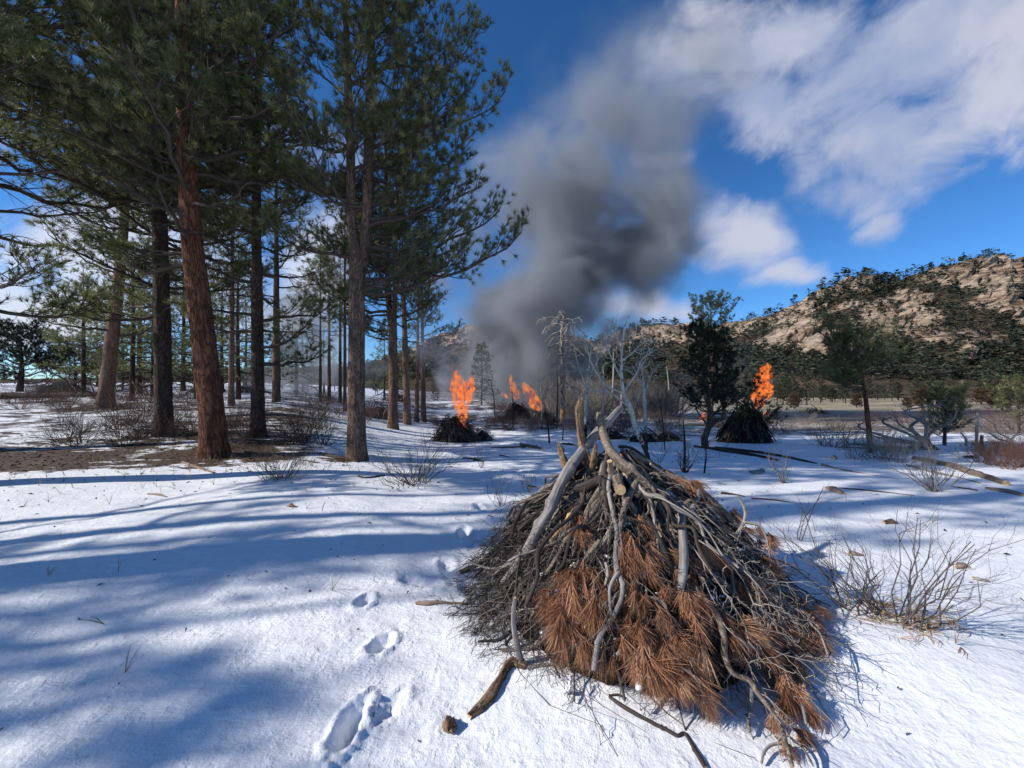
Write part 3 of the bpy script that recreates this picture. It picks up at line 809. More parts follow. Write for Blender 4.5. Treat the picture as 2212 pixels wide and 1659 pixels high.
st6 = [((u - 771) / F * d6, .05, (993 - v) / F * d6, w / F * d6 / 2) for u, v, w in [(772, 590, 22), (784, 540, 22), (791, 450, 23), (794, 350, 22), (798, 200, 18), (801, 60, 14)]] + [(.35, .05, 10.6, .05), (.35, .05, 12.2, .02)]
pine6 = pine(66, P6, R6, 3.4, 2.7, 62, 'bark_brown', nn=34, nlen=.145, dens=1.0, sag=.05, dead=4, tk=30, side=(0.1, .38), stems=[st6], up=.42,
             extra=[(3.75, .05, 3.6, -.02), (3.5, -.25, 2.6, .0), (4.5, .25, 3.3, .05), (5.2, -.15, 3.3, .1), (6.1, .1, 3.3, .15), (7.0, -.2, 3.1, .2), (7.9, .15, 3.0, .25), (5.6, 3.0, 2.0, .1), (6.6, 2.7, 2.1, .1)])
t6 = plant(pine6, B6, 'tall ponderosa pine whose trunk forks into two stems, nearest the burning pile')
P2, R2 = tpath(B2, [(355, 944, 37), (353, 850, 34), (351, 700, 32), (347, 560, 30), (344, 400, 27), (342, 200, 22)], [(-.2, 0, 12, .09), (-.2, 0, 14.5, .02)])
pine2 = pine(22, P2, np.array(R2) * .92, 4.2, 3.2, 54, 'bark_dark', nn=26, nlen=.16, nwid=.012, dens=.95, sag=.1, dead=6, tk=26, extra=[(3.4, 2.8, 3.0, -.15), (3.8, .3, 2.6, -.1), (3.2, -2.6, 2.2, -.2), (4.1, 2.2, 2.8, -.1)])
t2 = plant(pine2, B2, 'dark straight pine trunk just left of the red barked pine')
P1, R1 = tpath(B1, [(227, 882, 33), (232, 830, 29), (241, 740, 26), (250, 660, 24), (259, 580, 21), (268, 480, 18)], [(.85, 0, 9.5, .15), (1.0, 0, 13, .1), (1, 0, 16.5, .02)])
pine1 = pine(11, P1, np.array(R1) * .9, 3.8, 3.2, 46, 'bark_pink', nn=13, nlen=.2, nwid=.017, dens=.8, sag=.15, dead=8, tk=22, extra=[(2.6, 3.3, 2.5, -.1), (3.0, 0, 2.3, -.1), (3.4, 2.4, 2.6, 0), (3.2, -2.0, 2.2, -.1)])
t1 = plant(pine1, B1, 'pinkish pine trunk leaning right, leftmost of the large trunks')
P4, R4 = tpath(B4, [(557, 945, 30), (557, 860, 26), (556, 740, 24), (555, 600, 21), (554, 470, 17)], [(0, 0, 8.5, .09), (.1, 0, 12, .06), (0, 0, 14.5, .02)])
pine4 = pine(44, P4, R4, 2.6, 2.4, 56, 'bark_dark', nn=26, nlen=.16, nwid=.012, dens=.9, sag=.15, dead=6, tk=24, extra=[(1.9, .1, 1.7, -.05), (2.3, -.3, 1.8, .0), (2.7, 3.3, 1.8, -.1), (3.0, .4, 2.0, 0)])
t4 = plant(pine4, B4, 'slim grey brown pine standing between the red barked pine and the forked pine')
P5, R5 = tpath(B5, [(500, 878, 14), (500, 780, 11), (501, 650, 10), (502, 560, 8)], [(.1, 0, 11, .06), (.1, 0, 13, .02)])
t5 = plant(pine(55, P5, R5, 3.8, 2.4, 26, 'bark_pink', nn=9, nlen=.26, nwid=.03, dens=.6, limb_parts=False, tk=10), B5, 'thin pinkish pine farther back, just right of the red barked pine')
# trees beside the frame on the left: their crowns hang into the picture and shade the snow
edge = plant(pine(401, [(0, 0, 0), (.1, 0, 3), (-.1, .1, 6), (0, 0, 9)], [.13, .11, .07, .02], 2.2, 2.3, 10, 'bark_brown', nn=16, nlen=.17, nwid=.022, dens=.75, tw=(2, 5), sec_l=.26, limb_parts=False, tk=12), onz(-15.0, .2),
             'small pine left of the camera throwing mottled shade over the near snow')
copy_tree(edge, onz(-13.5, -.65), 2.0, (.9, .9, .78), 'second small pine left of the camera shading the bottom left snow')
copy_tree(edge, onz(-16.6, -1.6), 5.0, (.9, .9, 1.0), 'sparse pine left of the camera streaking the bottom left snow')
copy_tree(edge, onz(-18.4, -.7), 0.3, (1.05, 1.05, 1.1), 'sparse taller pine left of the camera behind the others')
copy_tree(edge, onz(-12.4, 1.15), 3.6, (.9, .9, 1.5), 'tall open pine out of frame shading the snow behind the near pile')
copy_tree(edge, onz(-14.2, 2.4), 5.2, (.9, .9, 1.3), 'open pine beyond the left edge shading the middle snow')
copy_tree(edge, onz(-14.4, -.35), 1.9, (.95, .95, 1.0), 'third small pine left of the camera streaking the lower left snow')
copy_tree(edge, onz(-12.6, -1.15), 3.9, (.9, .9, .8), 'low young pine left of the camera nearest the bottom left snow')
copy_tree(edge, onz(-12.6, 1.9), 2.6, (1.0, 1.0, 1.6), 'tallest open pine out of frame shading the snow right of the near pile')
copy_tree(edge, onz(-10.6, 1.3), 0.9, (.75, .75, 1.4), 'slim tall pine out of frame between the others on the left')
plant(pine(402, [(0, 0, 0), (.05, 0, 4), (0, .05, 8), (0, 0, 12.5)], [.27, .23, .17, .03], 5.6, 2.0, 14, 'bark_brown', nn=16, nlen=.17, nwid=.022, dens=.75, tw=(2, 5), sec_l=.26, limb_parts=False, tk=14), onz(-8.7, 1.94),
      'thick trunked pine just outside the left edge throwing the broad trunk shadow')
copy_tree(edge, onz(-21.5, -1.0), 3.0, (1.2, 1.2, 1.3), 'tall slender pine farther out to the left of the camera')
copy_tree(edge, onz(-15.8, .7), 4.4, (1.05, 1.05, 1.15), 'open pine left of the camera behind the thick trunked one')
trio = {3: t3, 6: t6, 2: t2}
for (x_, y_, rz, src, sc, lb) in [(-8.3, 5.7, 0.9, 3, (.9, .9, .95), 'ponderosa pine at the left edge whose boughs fill the top left corner'),
        (-11.6, 8.2, 3.1, 2, 1.0, 'pine behind the left edge with boughs at the left margin'), (-10.6, 13.5, 1.5, 3, 1.1, 'pine in the second row of the grove behind the dark trunk'),
        (-4.8, 15.5, 2.6, 6, 1.05, 'forked pine in the second row between the red barked pine and the slim pine')]:
    copy_tree(trio[src], onz(x_, y_, -.03), rz, sc, lb)
# trio behind the burning pile
def mid_pine(u, v, wpx, top, cb, rmax, label, seed, bark='bark_brown', nl=26, lean=0.0, needle='needle', **kw):
    B = hit(u, v); d = B[1]; r = wpx / F * d / 2
    P = [(0, 0, 0), (lean * .4, 0, top * .35), (lean * .8, 0, top * .7), (lean, 0, top)]; R = [r * 1.15, r * .85, r * .5, .015]
    a = dict(nn=9, nlen=.22, nwid=.022 * max(1, d / 18), dens=.62, limb_parts=False, tk=12); a.update(kw)
    return plant(pine(seed, P, R, cb, rmax, nl, bark, needle, **a), B, label), B
G_T = 'three slim pines behind the burning pile'
mid_pine(880, 917, 15, 10.0, 4.0, 2.5, 'left of three slim orange barked pines behind the first burning pile', 71, 'bark_pink', lean=-.25)
mid_pine(900, 912, 9.5, 8.5, 3.7, 2.0, 'middle of three slim orange barked pines behind the first burning pile', 72, 'bark_pink', lean=.1)
mid_pine(915, 910, 11, 9.0, 3.4, 2.3, 'right of three slim orange barked pines behind the first burning pile', 73, 'bark_pink', lean=-.1)
for i, (u, v, w, top, cb, rm, lb) in enumerate([
        (597, 868, 15, 12, 4.6, 3.0, 'pale pine trunk standing in the smoke left of centre'),
        (692, 868, 6, 8, 3.0, 2.0, 'leftmost thin pine in the smoke behind the forked pine'),
        (711, 866, 7, 9, 3.6, 2.2, 'second thin pine in the smoke beside the forked pine'),
        (735, 870, 7, 9.5, 4.0, 2.4, 'thin pine in the smoke nearest the forked pine trunk'),
        (745, 888, 7, 11, 4.4, 2.4, 'thin grey pine stem touching the forked pine trunk')]):
    mid_pine(u, v, w, top, cb, rm, lb, 80 + i, 'bark_brown', nl=22)
# layered darker firs behind the big trunks
def fir(seed, H, rmax, nl=46, nw=.03, needle='needle', cb=.5, nn=8, dens=.55, up=.08, sag=.25, nlen=.20):
    return pine(seed, [(0, 0, 0), (.05, 0, H * .5), (0, 0, H)], [H * .016, H * .010, .01], cb, rmax, nl, 'bark_dark', needle, nn=nn, nlen=nlen, nwid=nw,
                dens=dens, sag=sag, up=up, limb_parts=False, dead=3, tk=8, prof=lambda q: (1 - q) ** .8 + .05, twk=0)
fA = fir(201, 9.0, 2.6); fB = fir(202, 7.0, 2.4, 38); fC = fir(203, 5.0, 1.9, 30)
proto = {}
def put_fir(kind, u, v, sc, label, group=None, rz=0.0, d=None):
    src = {'A': fA, 'B': fB, 'C': fC, 'S': fS, 'J': fJ}[kind]
    B = hit(u, v) if d is None else onz((u - 1106) / F * d, d)
    if kind not in proto:
        proto[kind] = plant(src, B, label, rz=rz, sc=sc, name='fir_tree'); 
        if group: proto[kind]['group'] = group
        return proto[kind]
    return copy_tree(proto[kind], B, rz, sc, label, group)
fS = fir(204, 4.6, 1.35, 44, .028, 'needle_blue', .25, 9, .8, .05, .22, .12)
fJ = pine(205, [(0, 0, 0), (.1, 0, 1.5), (0, 0, 3.2)], [.16, .10, .03], .35, 2.1, 26, 'bark_dark', 'needle_dark', nn=9, nlen=.2, nwid=.035, dens=.9, limb_parts=False, dead=2, tk=8,
          prof=lambda q: math.sqrt(max(.05, 1 - (q * 1.6 - .6) ** 2)), twk=0)
G_F = 'dark conifers behind the large left trunks'
for i, (k, u, d_, sc, lb) in enumerate([
        ('A', 300, 24, 1.05, 'dark layered conifer between the two leftmost large trunks'), ('A', 395, 27, 1.1, 'dark conifer seen between the dark trunk and the red barked pine'),
        ('B', 480, 25, 1.1, 'green conifer just right of the red barked trunk'), ('B', 655, 34, 1.1, 'smoke veiled conifer right of the slim grey brown pine'),
        ('A', 210, 40, .85, 'conifer in the distance left of the pinkish leaning trunk'), ('B', 530, 33, 1.2, 'conifer behind the slim grey brown pine'),
        ('C', 265, 33, 1.0, 'small round conifer low between the left trunks'), ('C', 330, 40, 1.1, 'small far conifer behind the dark trunk'),
        ('C', 610, 42, 1.2, 'small far conifer in the smoke'), ('A', 830, 34, .7, 'hazy conifer between forked pine and three slim pines'),
        ('B', 150, 55, .8, 'distant conifer on the left skyline'), ('B', 440, 45, 1.0, 'distant conifer peeping behind the red barked pine'),
        ('C', 860, 40, 1.2, 'small hazy conifer behind the three slim pines'), ('C', 700, 36, 1.4, 'smoke veiled young conifer behind the forked pine'),
        ('A', 180, 21, .8, 'layered dark conifer left of the leaning pinkish trunk'), ('A', 285, 19, .85, 'layered conifer filling the gap between the two left trunks'), ('B', 330, 22, 1.1, 'bushy conifer behind the dark straight trunk'),
        ('A', 425, 20, .9, 'tall layered conifer left behind the red barked trunk'), ('B', 515, 19, 1.05, 'bushy conifer between the red barked pine and the slim pine'), ('A', 640, 26, .8, 'layered conifer in thin smoke right of the slim pine')]):
    put_fir(k, u, 0, sc, lb, None, i * 1.3, d_)
put_fir('J', 42, 0, 1.2, 'broad dark juniper standing alone at the left edge on the skyline', None, .4, 26)
put_fir('J', 160, 0, .85, 'low rounded dark bush tree beside the far left brush heap', None, 1.4, 30)
put_fir('J', 240, 0, .9, 'low dark bush tree left of the pinkish trunk', None, 2.4, 38)
put_fir('S', 1040, 0, 1.02, 'pointed dark spruce standing right behind the first fire', None, 0, 31)
# mid-distance pines to the right
def tuft_pine(seed, P, R, cb, rmax, nl, **kw):
    a = dict(nn=20, nlen=.12, nwid=.016, dens=.85, limb_parts=True, dead=2, tk=12, up=.5); a.update(kw)
    return pine(seed, P, R, cb, rmax, nl, a.pop('bark', 'bark_dark'), a.pop('needle', 'needle_dark'), **a)
Bk = hit(1525, 966); dk = Bk[1]; k_ = dk / F
PK = [((u - 1525) * k_, 0, (966 - v) * k_) for u, v in [(1525, 970), (1522, 945), (1530, 925), (1533, 900), (1530, 860), (1524, 800), (1516, 760), (1512, 716)]]
RK = [w * k_ / 2 for w in (16, 14, 13, 9, 8, 6, 4, 2)]
stk = [((u - 1525) * k_, .05, (966 - v) * k_, w * k_ / 2) for u, v, w in [(1529, 930, 9), (1545, 912, 10), (1566, 900, 9), (1562, 870, 7), (1552, 830, 6), (1550, 780, 4), (1547, 735, 2)]]
bk = tuft_pine(91, PK, RK, .7, 1.12, 44, stems=[stk], bark='bark_brown', nlen=.12, prof=lambda q: (1 - q) ** .85 + .10, nwid=.02)
plant(bk, Bk, 'near black bushy pine with a crooked forked trunk left of the third pile')
B = onz((1535 - 1106) / F * 27, 27)
zt = CH + (829.5 - 655) / F * 27 - B[2]
plant(tuft_pine(92, [(0, 0, 0), (.1, 0, zt * .5), (-.05, 0, zt)], [.16, .10, .02], zt * .55, 1.55, 26, needle='needle_blue', bark='bark_brown', nlen=.2, nwid=.03, nn=12, dens=.8, up=.5,
      prof=lambda q: math.sqrt(max(.08, 1 - (q * 1.7 - .7) ** 2))), B, 'tall pale green pine rising above the near black bushy pine')
Bg = hit(1880, 978); dg = Bg[1]; k_ = dg / F
PG = [((u - 1880) * k_, 0, (978 - v) * k_) for u, v in [(1881, 980), (1877, 930), (1872, 880), (1866, 830), (1856, 790), (1845, 758)]]
plant(tuft_pine(93, PG, [w * k_ / 2 for w in (11, 10, 9, 7, 5, 2)], 1.66, .82, 26, bark='bark_red', needle='needle', nlen=.14, nn=14, nwid=.018, tw=(2, 4), side=(3.14, .7), up=.25,
      prof=lambda q: .75 + .3 * math.sin(q * 3.1), dead=1), Bg, 'small green pine with reddish bare trunk beside the fallen tree')
Bs = hit(2040, 962); ds = Bs[1]; k_ = ds / F
plant(tuft_pine(94, [(0, 0, 0), (.03, 0, 50 * k_), (.05, 0, 96 * k_)], [.05, .04, .015], .25, .50, 22, bark='bark_dark', needle='needle', nlen=.13, nn=14, nwid=.018,
      prof=lambda q: .7 + .3 * math.sin(q * 3.1), dead=0), Bs, 'short bushy green pine beside the uprooted stump')
for i, (u, d_, h, sc, lb) in enumerate([(2200, 17, 0, 1, 'green pine cut off by the right edge of the picture'), (2218, 60, 0, 2.4, 'large green pine at the right margin below the mountain')]):
    B = onz((u - 1106) / F * d_, d_)
    plant(tuft_pine(95 + i, [(0, 0, 0), (.03, 0, .8 * sc), (.05, 0, 1.6 * sc)], [.05 * sc, .04 * sc, .015], .45 * sc, .9 * sc, 16, needle='needle', nlen=.13 * sc, nn=12, nwid=.018 * sc, dead=0,
          limb_parts=False, prof=lambda q: .8 + .2 * math.sin(q * 3.1)), B, lb)

# individual pines along the mountain foot, meadow edge and left skyline
rng = np.random.default_rng(77)
dA = fir(301, 8.0, 2.3, 26, .11, 'needle_far2', .9, 6, .42, .15, .1, .42) if False else None
M['needle_far2'] = mat_needle('needle_far2', (0.014, 0.021, 0.011), (0.030, 0.041, 0.021), (0.055, 0.066, 0.032), 0.1)
M['needle_rust'] = mat_needle('needle_rust', (0.050, 0.030, 0.018), (0.085, 0.052, 0.030), (0.12, 0.08, 0.045), 0.1)
def far_pine(seed, H, rm, needle='needle_far2', cb=1.2):
    return pine(seed, [(0, 0, 0), (.1, 0, H * .5), (0, 0, H)], [H * .02, H * .012, .03], cb, rm, 20, 'bark_dark', needle, nn=5, nlen=.55, nwid=.16, dens=.30,
                limb_parts=False, dead=0, tk=6, twk=0, up=.2, prof=lambda q: (1 - q) ** .6 * min(1, .7 + 1.2 * q))
fp = [far_pine(301, 8.5, 2.6), far_pine(302, 7.0, 2.9), far_pine(303, 10, 2.4)]
roots = []
lab_f = 'dark pine in the belt of trees along the foot of the mountain'
LM = [(1380, 'behind the bare aspens'), (1500, 'behind the near black pine'), (1600, 'behind the third pile'), (1700, 'between the third pile and the small green pine'), (1790, 'just left of the small green pine'),
      (1900, 'behind the small green pine'), (1990, 'above the fan of dead limbs'), (2080, 'behind the short bushy pine'), (2170, 'above the slim grey snag'), (9999, 'at the right margin')]
def where(u, lm):
    return next(t for k, t in lm if u < k)
cnt = 0
for i in range(150):
    u = rng.uniform(1290, 2330) if i % 6 else rng.uniform(1560, 2330)
    d_ = rng.uniform(95, 185) if u > 1550 else rng.uniform(110, 230)
    if u > 1840 and u < 2060 and d_ < 150: d_ += 50
    B = onz((u - 1106) / F * d_, d_); sc = rng.uniform(.55, 1.15); rz = rng.uniform(0, 6.28)
    j = i % 3; w_ = where(u, LM); lb = ('nearer' if d_ < 140 else 'farther') + ' dark pine at the mountain foot ' + w_; gp = 'belt pines ' + lb.split()[0] + ' ' + w_
    if i < 3: roots.append(plant(fp[j], B, lb, group=gp, sc=sc, rz=rz))
    else: copy_tree(roots[j], B, rz, (sc * 1.1, sc * 1.1, sc), lb, gp)
G_L = 'pines on the far left skyline'
for i in range(34):
    u = rng.uniform(-250, 980); d_ = rng.uniform(70, 150)
    w_ = where(u, [(228, 'left of the leaning pinkish trunk'), (355, 'between the two left trunks'), (463, 'left of the red barked trunk'), (557, 'right of the red barked trunk'), (771, 'left of the forked pine'), (9999, 'right of the forked pine')])
    copy_tree(roots[i % 3], onz((u - 1106) / F * d_, d_), rng.uniform(0, 6.28), rng.uniform(.45, .85), 'distant dark pine on the skyline ' + w_, 'skyline pines ' + w_)
# rusty junipers at the meadow edge
fr_ = pine(320, [(0, 0, 0), (0, 0, 1.2), (0, 0, 2.4)], [.1, .07, .03], .15, 1.1, 22, 'bark_dark', 'needle_rust', nn=7, nlen=.3, nwid=.07, dens=.7, limb_parts=False, dead=0, tk=6, twk=0,
           prof=lambda q: math.sqrt(max(.05, 1 - q ** 2)), up=.5)
jr = None
for i, (u, d_, sc, lb) in enumerate([(1992, 52, 1.0, 'round rust brown juniper alone at the middle of the meadow edge'), (1715, 60, .8, 'small brown juniper below the right fire'), (2165, 48, 1.25, 'rust brown juniper near the right edge of the meadow'),
        (2200, 56, 1.3, 'tall rust brown juniper at the far right margin'), (1438, 60, .95, 'dark conical juniper left of the near black pine'), (1960, 58, .6, 'small bush left of the round rust juniper'),
        (1850, 75, .9, 'brown juniper below the small green pine'), (2060, 78, 1.2, 'brown juniper under the aspen belt'), (2120, 90, 1.3, 'rusty juniper below the mountain rocks')]):
    B = onz((u - 1106) / F * d_, d_)
    if jr is None: jr = plant(fr_, B, lb, name='juniper_bush', sc=sc)
    else: copy_tree(jr, B, i, sc, lb)

# ------------------------------------------------------------------ dead snag, aspens and saplings
def gpt(u, v, d): return Wp(u, v, d)
def traced(name, label, cat, base_uv, lines, mat, group=None, child=None, seed=0, trunk_k=10, lean_y=0.0):
    """a bare tree: traced stems (u, v, width) at the distance where its foot stands; child = (levels, n, length, radius)"""
    rng = np.random.default_rng(seed)
    B = hit(*base_uv); d = B[1]; root = link(name, None, None, label, cat, group, None, B); root.empty_display_size = .2
    pl = []
    for i, ln in enumerate(lines):
        pts = []
        for j, (u, v, w) in enumerate(ln):
            off = (0 if i == 0 else (rng.random() - .5) * .35 * d / F * 60 * j / len(ln))
            pts.append(np.append(Wp(u, v, d) + [0, off, 0] - B, w / F * d / 2))
        c = crom(np.array(pts), 8 + 4 * len(ln)); P, R = c[:, :3], np.maximum(c[:, 3], .003)
        if i == 0:
            P[0, 2] -= .08
            ac = Acc(); ac.tube(P[None], R[None], trunk_k); link('trunk', ac.mesh('trunk', [M[mat]]), root)
        else: pl.append((P, R))
        if child:
            lev, n, L, r = child
            for q in range(int(n * (1.9 if i else 1.2))):
                s = .3 + .7 * rng.random() if i else .35 + .65 * rng.random()
                o = path_at(P, np.array([s]))[0]; f = unit(P[-1] - P[0]); sd_ = rng.normal(size=3); sd_ = unit(sd_ - f * np.dot(sd_, f))
                dd = unit(f * .75 + sd_ * .8 + [0, 0, .25])
                pl += bush_polys(rng, o, dd, L * (1.25 - s) * (.6 + .8 * rng.random()), r, lev, 3, .6, .05, .2, 5, .7, .25, .15, .6)
    ac = Acc()
    if pl:
        for p_, r_ in pl: pass
        ac.polys(pl, 4); link('branches', ac.mesh('branches', [M[mat]]), root)['kind'] = 'stuff'
    return root
traced('aspen_tree', 'near leaning aspen with white upper limbs and blackened foot, right behind the brush pile', 'aspen tree', (1407, 1014),
    [[(1408, 1018, 9), (1397, 980, 9), (1384, 950, 10), (1372, 920, 10), (1362, 882, 10), (1347, 850, 8), (1343, 817, 7), (1342, 780, 5.5), (1347, 717, 3.5), (1359, 683, 2)],
     [(1343, 817, 5), (1329, 792, 4), (1312, 745, 3), (1309, 715, 1.6)], [(1347, 850, 5), (1307, 830, 4.5), (1279, 785, 3.5), (1266, 748, 2.5), (1256, 722, 1.5)],
     [(1342, 780, 4), (1362, 765, 3.5), (1382, 747, 2.5), (1400, 735, 1.5)], [(1350, 842, 5), (1375, 805, 4), (1388, 775, 3), (1410, 757, 1.6)],
     [(1342, 760, 3), (1330, 715, 2.5), (1324, 690, 1.5)], [(1362, 882, 4), (1320, 850, 3), (1290, 845, 2), (1262, 838, 1.2)]], 'aspen', child=(2, 7, .55, .007), seed=1)
traced('aspen_tree', 'straight thin aspen just right of the near leaning aspen', 'aspen tree', (1397, 972),
    [[(1397, 975, 7), (1394, 917, 7), (1392, 855, 6), (1389, 817, 4), (1386, 790, 2)], [(1392, 855, 4), (1404, 815, 3), (1420, 790, 1.5)], [(1391, 840, 3), (1376, 810, 2.5), (1365, 790, 1.5)]], 'aspen', child=(2, 6, .6, .008), seed=2)
traced('aspen_tree', 'aspen with charred lower trunk directly behind the upright hollow log', 'aspen tree', (1264, 950),
    [[(1264, 956, 8), (1265, 915, 8), (1268, 842, 6), (1272, 800, 4), (1277, 745, 2)], [(1268, 842, 3), (1250, 790, 2.5), (1244, 760, 1.5)], [(1269, 820, 3), (1290, 780, 2.5), (1300, 750, 1.5)]], 'aspen', child=(2, 6, .7, .009), seed=3)
for i, (u, v, uu, vv, w, lb) in enumerate([(1187, 957, 1176, 880, 4.5, 'charred sapling stem leaning left in front of the dead snag'), (1170, 928, 1167, 822, 4.5, 'thin pale sapling left of the dead snag'),
        (1202, 927, 1203, 800, 4, 'dark thin sapling touching the left side of the snag'), (1215, 951, 1214, 905, 3, 'short white stick sapling in the snow below the snag'),
        (1437, 971, 1421, 842, 2.5, 'very thin dark sapling with few twigs right of the aspens'), (1478, 1019, 1476, 905, 6, 'bare forked sapling in front of the near black pine, thicker stem'),
        (1521, 1022, 1525, 950, 4, 'bare sapling in front of the crooked trunk of the black pine'), (1070, 905, 1060, 820, 3, 'thin bare sapling between the spruce and the middle fire'),
        (1108, 925, 1105, 838, 3, 'small half dead sapling standing left of the middle flames'), (1340, 905, 1341, 800, 4, 'pale aspen sapling behind the near leaning aspen'),
        (1300, 915, 1303, 790, 4, 'pale aspen sapling just right of the upright hollow log'), (1445, 880, 1440, 790, 3, 'pale feathery aspen left of the black pine'),
        (1000, 898, 1004, 790, 2.6, 'leafless sapling with pale twigs standing inside the first fire'), (1320, 880, 1325, 760, 4, 'tall thin grey aspen farther back behind the leaning aspen')]):
    traced('bare_sapling', lb, 'sapling', (u, v), [[(u, v + 3, w), ((u + uu) / 2 + 2, (v + vv) / 2, w * .75), (uu, vv, w * .3)]], 'aspen' if i in (1, 3, 9, 10, 11, 12, 13) else 'char', None,
           (1, 9, .40 if i < 5 else .7, .005), seed=20 + i, trunk_k=6)
# dead snag
def snag():
    rng = np.random.default_rng(8)
    B = hit(1216, 915); d = B[1]; k = d / F
    root = link('dead_snag', None, None, 'tall dead pine snag with drooping bare limbs and a peeled orange foot', 'dead tree', None, None, B)
    line = [(1217, 918, 12), (1216, 890, 12), (1215, 850, 10), (1215, 800, 8.5), (1213, 750, 7), (1214, 710, 6), (1219, 682, 4)]
    P = [((u - 1216) * k, 0, (915 - v) * k) for u, v, w in line]; R = [w * k / 2 for u, v, w in line]
    link('trunk', log_mesh('trunk', P, R, [M['snag']], 12, .12, .12, 12, 4, caps=False), root)
    Pc = crom(np.array(P), 40)
    for i in range(34):
        s = .34 + .66 * (i / 33) ** .75
        o = path_at(Pc, np.array([s]))[0]; az = i * 2.4 + rng.random() * .6
        L = k * (62 if s > .8 else 48) * (.6 + .6 * rng.random())
        q = np.linspace(0, 1, 8)[:, None]; up = .55 if s > .8 else .12
        dh = np.array([math.cos(az), math.sin(az) * .9, 0])
        w = np.cumsum(rng.normal(size=(8, 3)) * L * .045, axis=0); w -= w[0]
        Pl = o + dh * L * q + np.array([0, 0, 1.]) * L * (up * q - (.85 if s > .8 else .75) * q ** 2) + w
        r0 = k * 2.1 * (1 - .4 * s)
        pl = [(Pl, r0 * (1 - q[:, 0] * .75))]
        for j in range(9):
            sj = .25 + .75 * rng.random(); oo = path_at(Pl, np.array([sj]))[0]
            dd = unit(unit(Pl[-1] - Pl[0]) + rng.normal(size=3) * .8 + [0, 0, -.4])
            pl += bush_polys(rng, oo, dd, L * .33 * (1.2 - sj), r0 * .45, 1, 3, .7, -.2, .2, 5, .6, .2, 0, .5)
        ac = Acc(); ac.polys(pl, 4); link('limb', ac.mesh('limb', [M['snag_limb']]), root)
m_, b = newmat('snag'); v = b.attr('bc', 'Vector'); hz = b.xyz(b.n('ShaderNodeTexCoord').outputs['Object'])[2]
n_ = b.noise(b.vm('MULTIPLY', v, (8, 8, 3)), 1.0, 5, .65)
c_ = b.mix(b.ss(n_, .4, .6), (0.10, 0.065, 0.045), (0.46, 0.36, 0.27))
c_ = b.mix(b.m('MULTIPLY', b.ss(hz, 1.1, .8), b.ss(n_, .3, .5)), c_, (0.55, 0.30, 0.13))
b.surf(c_, .85, .2, b.bump(n_, .8, .02)); M['snag'] = m_
M['snag_limb'] = mat_wood('snag_limb', (0.20, 0.175, 0.15), (0.42, 0.38, 0.34))
snag()

# ------------------------------------------------------------------ logs, chunks and sticks lying on the snow
def lay(name, label, cat, pts, mat, end='cut_end', seed=0, k=10, lift=.5, rough=.14, jag=.6, group=None, freq=30, knots=2, extra=None):
    """pts (u, v, width): lies on the snow"""
    P = []; R = []
    for u, v, w in pts:
        h = hit(u, v); r = w / F * h[1] / 2; P.append(h + [0, 0, r * lift]); R.append(r)
    P = np.array(P); o = P.mean(0); 
    me = log_mesh(name, P - o, R, [M[mat], M[end or mat]], k, None, rough, freq, seed, jag, knots)
    ob = link(name, me, None, label, cat, group, None, o)
    return ob
_lp = [onz((u - 1106) / F * 21, 21, .16) for u in (-80, 40, 130, 218)]
_lo = _lp[1].copy()
link('fallen_log', log_mesh('fallen_log', np.array(_lp) - _lo, [.17, .16, .14, .11], [M['dark_log'], M['cut_end']], 14, None, .14, 20, 0, .6, 3), None, 'long dark fallen log running from the left edge to the pinkish trunk', 'log', None, None, _lo)
lay('fallen_log', 'dark fallen trunk in shade below the crooked black pine, left piece', 'log', [(1500, 966, 6), (1560, 975, 9), (1620, 984, 8), (1682, 996, 6)], 'dark_log', seed=1)
lay('fallen_log', 'dark log lying behind and beside the left piece below the third pile', 'log', [(1545, 968, 5), (1620, 977, 7), (1700, 989, 6), (1765, 1002, 3)], 'dark_log', seed=2)
lay('fallen_log', 'thick grey brown log sloping to the lower right beside the red brush', 'log', [(1975, 992, 9), (2042, 1006, 12), (2110, 1028, 15), (2172, 1048, 13)], 'brown_log', seed=3, k=16)
lay('fallen_log', 'thinner grey pole lying under the thick grey brown log', 'log', [(1960, 1006, 5), (2040, 1027, 6), (2118, 1045, 4)], 'grey_wood', seed=4)
lay('fallen_log', 'broken brown log half buried in the snow behind the top of the brush pile, left', 'log', [(1125, 962, 6), (1150, 967, 8), (1172, 972, 6)], 'brown_log', seed=5)
lay('fallen_log', 'long dark sunken log between the first fire and the brush pile', 'log', [(1060, 968, 3), (1100, 968, 5), (1135, 967, 5)], 'dark_log', seed=6)
lay('fallen_log', 'yellow brown log lying behind the small flame under the black pine', 'log', [(1465, 921, 6), (1520, 920, 7), (1560, 921, 6)], 'stripped', seed=7)
lay('broken_branch', 'long thin branch on the sunlit snow below the fallen tree', 'branch', [(1776, 1005, 6), (1800, 1011, 4), (1850, 1021, 3), (1941, 1036, 1.5)], 'bark_chip', seed=8)
lay('broken_branch', 'dark branch with forked end on shaded snow right of the pile top', 'branch', [(1558, 1066, 6), (1580, 1068, 4), (1610, 1073, 2)], 'dark_log', seed=9)
lay('broken_branch', 'very thin dark stick continuing right of the forked dark branch', 'branch', [(1623, 1077, 2.5), (1670, 1081, 4), (1716, 1087, 2)], 'dark_log', seed=10)
lay('bark_piece', 'curled piece of bark on the snow beyond the small bare sapling', 'bark', [(1788, 1056, 8), (1803, 1061, 16), (1824, 1069, 6)], 'bark_chip', seed=11, lift=.2)
lay('broken_branch', 'stick touching the curled piece of bark on the right side', 'branch', [(1812, 1055, 3), (1880, 1061, 4), (1975, 1071, 2)], 'dark_log', seed=12)
